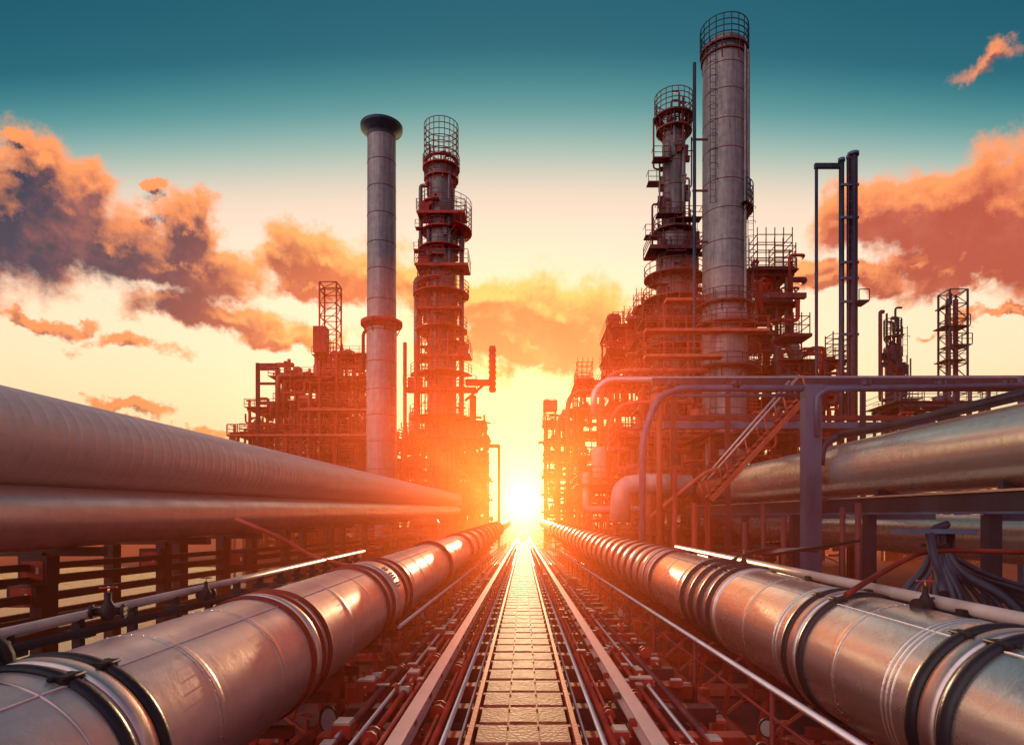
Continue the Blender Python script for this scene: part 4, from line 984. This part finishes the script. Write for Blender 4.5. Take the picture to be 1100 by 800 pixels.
def module(desc, px0, px1, ptop, Y, depth, pal='red', lev=None, dens=1., z0=0., seed=0, cages=1, kits=True, mass=1.):
    """an open steel process structure: columns, decks, railings, bracing, and the equipment on its decks"""
    rr = random.Random(seed*31+7); x0, x1 = PX(px0, Y), PX(px1, Y); z1 = PZ(ptop, Y); w = x1-x0
    if w < 0: x0, x1 = x1, x0; w = -w
    nl = lev or max(1, round((z1-z0)/3.4)); lh = (z1-z0)/nl
    pm = PALS[pal]; st_ = pm[1]; li = {'red': 'glow_red_steel_light', 'sunglow': 'glow_red_steel_light', 'plum': 'plum_steel', 'blue': 'blue_steel'}[pal]
    t = empty('process_structure', ((x0+x1)/2, Y+depth/2, 0), 'open steel process structure '+desc, 'structure')
    cx, cy = (x0+x1)/2, Y+depth/2
    def q(mb, name, mat, par=t):
        o = mb.build(name, mat, par); return o
    nx = max(1, round(w/4.5)); ny = max(1, round(depth/6))
    xs = np.linspace(-w/2, w/2, nx+1); ys = np.linspace(-depth/2, depth/2, ny+1)
    hx = {}
    for i, x in enumerate(xs):
        for j, y in enumerate(ys):
            q(MB().box(x-.13, x+.13, y-.13, y+.13, 0, z1+(1.1 if j == 0 else 0)), 'column', st_)
    for L in range(1, nl+1):
        z = z0+lh*L
        mb = MB()
        for x in xs: mb.box(x-.09, x+.09, -depth/2, depth/2, z-.38, z-.09)
        for y in ys: mb.box(-w/2-.3, w/2+.3, y-.09, y+.09, z-.42, z-.12)
        q(mb, 'beam', li if L % 2 else st_)
        ext = rr.uniform(.2, 1.1)
        d = q(MB().box(-w/2-ext, w/2+rr.uniform(.2, .9), -depth/2-.9, depth/2, z-.085, z), 'deck', st_)
        mb = MB(); n_ = max(3, int((w+1)/1.3))
        for yy in (-depth/2-.88,):
            for kx in range(n_+1):
                x = -w/2-ext+(w+ext+.2)*kx/n_; mb.bar((x, yy, z), (x, yy, z+1.05), .06)
            for hz in (.35, .7, 1.05): mb.bar((-w/2-ext, yy, z+hz), (w/2+.2, yy, z+hz), .055)
        for xx in (-w/2-ext, w/2+.2):
            for hz in (.5, 1.05): mb.bar((xx, -depth/2-.88, z+hz), (xx, depth/2, z+hz), .05)
        q(mb, 'railing', li)
    # bracing
    mb = MB()
    for i in range(nx):
        for L in range(nl):
            if rr.random() < .45:
                a, b = (xs[i], xs[i+1]) if rr.random() < .5 else (xs[i+1], xs[i])
                mb.bar((a, -depth/2, z0+lh*L), (b, -depth/2, z0+lh*(L+1)-.4), .11)
    if mb.n: q(mb, 'bracing', st_)
    for k in range(max(1, int(w/5))):
        lx = rr.uniform(-w/2+.5, w/2-.5)
        q(ladder(MB(), lx, -depth/2-1.0, z0, z1+1, .5), 'ladder', li)
    # pipework: verticals with elbows, horizontals on hangers
    npipe = int(dens*w*nl*2.2)
    for k in range(npipe):
        r_ = rr.choice((.09, .12, .16, .22, .3)); x = rr.uniform(x0, x1); L = rr.randrange(nl); za = z0+lh*L+rr.uniform(.2, lh*.8)
        yy = Y+rr.uniform(-.85, min(depth, 3)*.6)
        if rr.random() < .5:
            x2 = min(x1+.3, max(x0-.3, x+rr.uniform(-6, 6))); zb = za+rr.choice((-1, 1))*rr.uniform(.6, lh*1.2)
            pts = [(x, yy+.7, za), (x, yy, za), (x2, yy, za), (x2, yy, max(.3, zb))]
        else:
            zb = min(z1+rr.uniform(-1, 1.5), za+rr.uniform(1, lh*2.5)); x2 = x+rr.choice((-1, 1))*rr.uniform(.5, 2)
            pts = [(x, yy, max(0.3, za)), (x, yy, zb), (x2, yy, zb), (x2, yy+.8, zb)]
        SPEC.append((r_*math.dist(pts[0], pts[-1])**.5/Y, pts, r_, rr.choice((pm[0], st_, li, pm[0])), desc))
    if kits:
        for L in range(nl+1):
            z = z0+lh*L
            n_ = int(dens*w/2.5*mass+rr.random())
            for k in range(n_):
                kind = rr.choice(('drum', 'vessel', 'exchanger', 'pump', 'cooler', 'vessel', 'drum'))
                if L == nl and kind == 'drum' and rr.random() < .6: kind = 'vessel'
                x = x0+w*(k+rr.uniform(.2, .8))/max(n_, 1)
                if L == nl and rr.random() < .35: continue
                s_ = rr.uniform(.75, 1.1)*min(1.1, lh/3.6)
                place_kit(kind, pal, (x, Y+rr.uniform(.4, max(.5, depth-1.2)), z), rr.choice((0, 0, 1.57, .0)), (s_, s_, s_*rr.uniform(.85, 1.1)),
                          KN[kind]+' in the structure '+desc, KN2[kind]+' in the structure '+desc)
    # extra little railed landings to break the outline
    for k in range(cages):
        x = rr.uniform(x0, x1)-cx; hh = rr.uniform(1.6, 3.2); ww = rr.uniform(1.2, 2.4)
        mb = MB()
        for sx in (-1, 1):
            for sy in (-1, 1): mb.bar((x+sx*ww/2, sy*.8-depth/2+1, z1), (x+sx*ww/2, sy*.8-depth/2+1, z1+hh), .09)
        zz = z1+.5
        while zz <= z1+hh+.01:
            for sy in (-1, 1): mb.bar((x-ww/2, sy*.8-depth/2+1, zz), (x+ww/2, sy*.8-depth/2+1, zz), .06)
            for sx in (-1, 1): mb.bar((x+sx*ww/2, -.8-depth/2+1, zz), (x+sx*ww/2, .8-depth/2+1, zz), .06)
            zz += .55
        q(mb, 'cage', li)
    return t
SPEC = []
# right hand complex (from the sun outwards)
module('nearest the sun on the right side', 587, 626, 452, 118, 8, 'sunglow', seed=1, mass=1.2)
module('second from the sun on the right side', 620, 662, 412, 98, 8, 'sunglow', seed=2, cages=2)
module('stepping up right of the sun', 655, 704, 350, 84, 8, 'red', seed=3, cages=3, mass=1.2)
module('at the foot of the caged tower', 690, 758, 330, 72, 7, 'red', seed=4, cages=2)
module('around the base of the tallest column', 745, 812, 402, 62, 4, 'red', seed=5, cages=0)
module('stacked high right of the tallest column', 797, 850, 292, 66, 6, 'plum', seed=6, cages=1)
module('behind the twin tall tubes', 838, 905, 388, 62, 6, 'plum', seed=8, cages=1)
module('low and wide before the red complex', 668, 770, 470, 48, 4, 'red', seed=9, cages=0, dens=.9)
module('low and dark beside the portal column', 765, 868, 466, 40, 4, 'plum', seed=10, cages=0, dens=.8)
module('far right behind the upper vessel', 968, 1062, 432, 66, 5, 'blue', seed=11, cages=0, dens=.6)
module('close behind the right pipeline near the sun', 634, 690, 520, 42, 4, 'sunglow', seed=12, cages=0, dens=1.)
# left hand complex
module('at the far left edge of the left complex', 252, 300, 465, 86, 8, 'red', seed=21, cages=0, dens=1)
module('stepping up in the left complex', 268, 330, 438, 88, 6, 'red', seed=22, cages=0)
module('in the middle of the left complex', 300, 398, 405, 84, 8, 'red', seed=23, cages=1, dens=1.1)
module('under the slim lattice mast', 340, 396, 382, 90, 6, 'red', seed=24, cages=1)
module('at the foot of the chimney', 385, 446, 472, 78, 6, 'red', seed=25, cages=0)
module('around the foot of the cage topped tower', 436, 520, 468, 106, 8, 'sunglow', seed=26, cages=1, dens=1.1, mass=1.2)
module('last before the sun in the left complex', 484, 520, 452, 122, 8, 'sunglow', seed=27, cages=1)
module('low under the left overhead pipes', 395, 470, 580, 42, 5, 'red', lev=1, seed=28, cages=0, dens=1.4)

# single features ---------------------------------------------------------------
def lattice_mast(label, px0, px1, ptop, pbot, Y, mat, diag=True):
    k = Y/F; x0, x1 = PX(px0, Y), PX(px1, Y); w = (x1-x0)/2; t = empty('lattice_mast', ((x0+x1)/2, Y, 0), label, 'mast')
    z1, zb = PZ(ptop, Y), 0
    for sx in (-1, 1):
        for sy in (-1, 1): MB().box(sx*w-.09, sx*w+.09, sy*w-.09, sy*w+.09, zb, z1).build('corner_post', mat, t)
    mb = MB(); z = PZ(pbot, Y); i = 0
    while z < z1-.2:
        zn = min(z+1.7, z1)
        for sy in (-1, 1):
            mb.bar((-w, sy*w, zn), (w, sy*w, zn), .1)
            mb.bar((-w if i % 2 else w, sy*w, z), (w if i % 2 else -w, sy*w, zn), .07)
        for sx in (-1, 1):
            mb.bar((sx*w, -w, zn), (sx*w, w, zn), .1); mb.bar((sx*w, -w, z), (sx*w, w, zn), .07)
        z = zn; i += 1
    mb.build('lacing', mat, t)
    return t
t = lattice_mast('open dark lattice mast with twin uprights and side cages, far right', 1014, 1033, 314, 440, 75, 'dark_blue')
k = 75/F
for py_, a, b in ((330, -13, -8), (352, -15, 12), (372, -8, 14), (388, -14, 8)):
    mb = MB().box(a*k, b*k, -1.1, 1.1, PZ(py_, 75)-.1, PZ(py_, 75))
    for x_ in (a, (a+b)/2, b): mb.bar((x_*k, -1.1, PZ(py_, 75)), (x_*k, -1.1, PZ(py_, 75)+1.2), .08)
    for h_ in (.6, 1.2): mb.bar((a*k, -1.1, PZ(py_, 75)+h_), (b*k, -1.1, PZ(py_, 75)+h_), .07)
    mb.build('landing', 'dark_blue', t)
for x_ in (-5, 3): MB().tube([(x_*k, 0, 0), (x_*k, 0, PZ(322, 75))], .28, 10).build('riser', 'plum_steel', t)
lattice_mast('slim red lattice mast rising from the left complex', 346, 364, 306, 385, 84, 'glow_red_steel')
t = lattice_mast('lattice mast standing nearest the sun on the right side', 585, 597, 430, 560, 112, 'glow_red_steel_light')
MB().cbox((0, 0, PZ(436, 112)), 2.4, 2.2, 1.6).build('head_box', 'glow_red_steel_light', t)
# box on the side of the mast
o = MB().box(-.8, .8, -.8, .8, PZ(380, 83), PZ(352, 83)).build('equipment_cabin', 'glow_red_steel'); o.location = (PX(345, 83), 83, 0); tag(o, 'narrow red cabin clamped to the left side of the slim lattice mast', 'cabin')
# open goalpost frame
t = empty('goalpost_frame', (PX(288, 84), 84, 0), 'dark open rectangular frame at the left end of the left complex', 'frame')
k = 84/F
for a in (-11, 10): MB().box(a*k-.22, a*k+.22, -.2, .2, 0, PZ(390, 84)).build('post', 'black_steel', t)
for p, h_ in ((394, .9), (412, .3), (433, .4)): MB().box(-9*k, 8*k, -.16, .16, PZ(p, 84)-h_/2, PZ(p, 84)+h_/2).build('crossbar', 'plum_steel', t)
t = MB().box(-.2, .2, -.2, .2, 0, PZ(388, 84)).box(-1.0, 1.0, -.3, .3, PZ(394, 84), PZ(390, 84)).build('post', 'glow_red_steel'); t.location = (PX(307, 84), 84, 0); tag(t, 'tee headed post standing right of the goalpost frame', 'post')
# thin stacks by the left tower
for px_, tp, Y_, r_, lb in ((435, 368, 74, .22, 'thin red stack between chimney and cage topped tower'), (424.5, 352, 74, .14, 'very thin rod standing against the chimney'), (508, 425, 104, .55, 'short stout red stack right of the cage topped tower'), (447, 367, 90, .3, 'red stack touching the left of the cage topped tower')):
    t = MB().tube([(0, 0, 0), (0, 0, PZ(tp, Y_))], r_, 12).build('thin_stack', 'glow_red_steel'); t.location = (PX(px_, Y_), Y_, 0); tag(t, lb, 'stack')
# arm with studded cylinder
k = 102/F
t = empty('boom_arm', (PX(500, 102), 102, 0), 'horizontal arm ending in a studded upright cylinder, right of the cage topped tower', 'boom')
MB().box(0, 26*k, -.4, .4, PZ(414, 102), PZ(408, 102)).build('arm', 'glow_red_steel', t)
MB().tube([(29*k, 0, PZ(421, 102)), (29*k, 0, PZ(372, 102))], .5, 10).build('cylinder', 'glow_red_steel', t)
mb = MB()
for i in range(8): mb.tube([(25*k, 0, PZ(418-i*6, 102)), (33*k, 0, PZ(418-i*6, 102))], .24, 8)
mb.build('stud', 'glow_red_steel_light', t)
MB().bar((0, 0, PZ(430, 102)), (20*k, 0, PZ(413, 102)), .35).build('brace', 'glow_red_steel', t)
# portal by the sun
k = 112/F
t = empty('goalpost_frame', (PX(526, 112), 112, 0), 'tall thin goalpost frame standing just left of the sun', 'frame')
for a in (-11, -2, 10): MB().box(a*k-.22, a*k+.22, -.2, .2, 0, PZ(478 if a != -2 else 486, 112)).build('post', 'glow_red_steel_light', t)
MB().box(-11*k, 10.5*k, -.25, .25, PZ(481, 112), PZ(477, 112)).build('crossbar', 'glow_red_steel_light', t)
MB().box(-11*k, -2*k, -.25, .25, PZ(488, 112), PZ(484, 112)).build('crossbar', 'glow_red_steel_light', t)
# right: cage boxes and arm beside the tallest column
def cagebox(label, px0, px1, p0, p1, Y, mat):
    x0, x1 = PX(px0, Y), PX(px1, Y); w = x1-x0; t = empty('railed_cage', ((x0+x1)/2, Y, PZ(p1, Y)), label, 'cage'); h = (p1-p0)*Y/F
    mb = MB(); n_ = max(3, int(w/.75)); 
    for y in (-1.2, 1.2):
        for i in range(n_+1):
            x = -w/2+w*i/n_; mb.bar((x, y, 0), (x, y, h), .08)
        for j in range(1, int(h/.8)+1): mb.bar((-w/2, y, j*.8), (w/2, y, j*.8), .07)
    for sx in (-1, 1):
        for j in range(1, int(h/.8)+1): mb.bar((sx*w/2, -1.25, j*.8), (sx*w/2, 1.25, j*.8), .07)
    mb.build('bars', mat, t)
    MB().box(-w/2-.2, w/2+.2, -1.3, 1.3, -.3, 0).build('floor_plate', mat, t)
    return t
cagebox('big barred cage on top of the dark structure right of the tallest column', 809, 846, 250, 291, 67, 'plum_steel')
cagebox('lower barred cage at the right shoulder of the dark structure', 838, 864, 340, 362, 62, 'plum_steel')
cagebox('small barred cage on the stepped red structure, upper', 682, 698, 313, 332, 84, 'glow_red_steel')
cagebox('small barred cage on the stepped red structure, lower', 657, 674, 338, 352, 84, 'glow_red_steel')
cagebox('little cage at the roof of the second structure from the sun', 620, 636, 386, 408, 98, 'glow_red_steel')
o = MB().box(0, 3.4, -.3, .3, -.25, .25).build('beam', 'plum_steel'); o.location = (PX(828, 64), 64, PZ(318, 64)); tag(o, 'stub beam jutting right from the dark structure below the big cage', 'beam')
# long horizontal gangways across the red complex
for px0, px1, py_, Y_, lb in ((712, 775, 326, 61, 'upper red gangway crossing in front of the caged tower'), (690, 820, 358, 59, 'middle red gangway crossing below the tallest column'), (690, 772, 385, 58, 'lower red gangway crossing the red complex'), (250, 400, 468, 76, 'long red gangway along the foot of the left complex'), (326, 398, 441, 78, 'upper red gangway in the left complex')):
    x0, x1 = PX(px0, Y_), PX(px1, Y_); w = x1-x0
    t = empty('gangway', ((x0+x1)/2, Y_-1, PZ(py_, Y_)), lb, 'gangway')
    MB().box(-w/2, w/2, -.6, .6, -.25, 0).build('deck', 'glow_red_steel_light', t)
    mb = MB()
    for i in range(int(w/1.2)+1): mb.bar((-w/2+1.2*i, -.58, 0), (-w/2+1.2*i, -.58, 1.05), .06)
    for hz in (.5, 1.05): mb.bar((-w/2, -.58, hz), (w/2, -.58, hz), .06)
    mb.build('railing', 'glow_red_steel', t)
    for i in range(int(w/4)+1): MB().bar((-w/2+4*i, .3, -PZ(py_, Y_)), (-w/2+4*i, .3, -.25), .16).build('leg', 'glow_red_steel', t)
# big curving headers in front of the red complex
for i, (p0, p1, py_, Y_, r_, b_) in enumerate([(610, 700, 420, 92, .35, 560), (600, 690, 440, 96, .3, 560), (646, 760, 398, 56, .22, 500), (655, 745, 432, 54, .2, 520)]):
    run('curved_header', [(PX(p0, Y_), Y_, PZ(b_, Y_)), (PX(p0, Y_), Y_, PZ(py_, Y_)), (PX(p1, Y_), Y_, PZ(py_, Y_))], r_, 'glow_red_steel_light', 
        ['big header pipe arching over near the sun', 'lower header pipe arching next to the one near the sun', 'pale red header pipe arching in front of the red complex', 'lower pale red header pipe in front of the red complex'][i], 'pipe', seg=12, fr=2.5)
SPEC.sort(key=lambda q: -q[0])
for _, pts, r_, mt, desc in SPEC[:285]:
    run('process_pipe', pts, r_, mt, 'bent pipe threading the structure '+desc, 'pipe', 'pipes threading the structure '+desc, seg=8, fr=.35)
mb = MB()
for _, pts, r_, mt, desc in SPEC[285:]: mb.tube(fillet(pts, .35, 3), r_, 6)
tag(mb.build('small_pipework', 'glow_red_steel'), 'mass of small red pipework filling the process structures', 'pipework', kind='stuff')
print('pipes', len(SPEC))
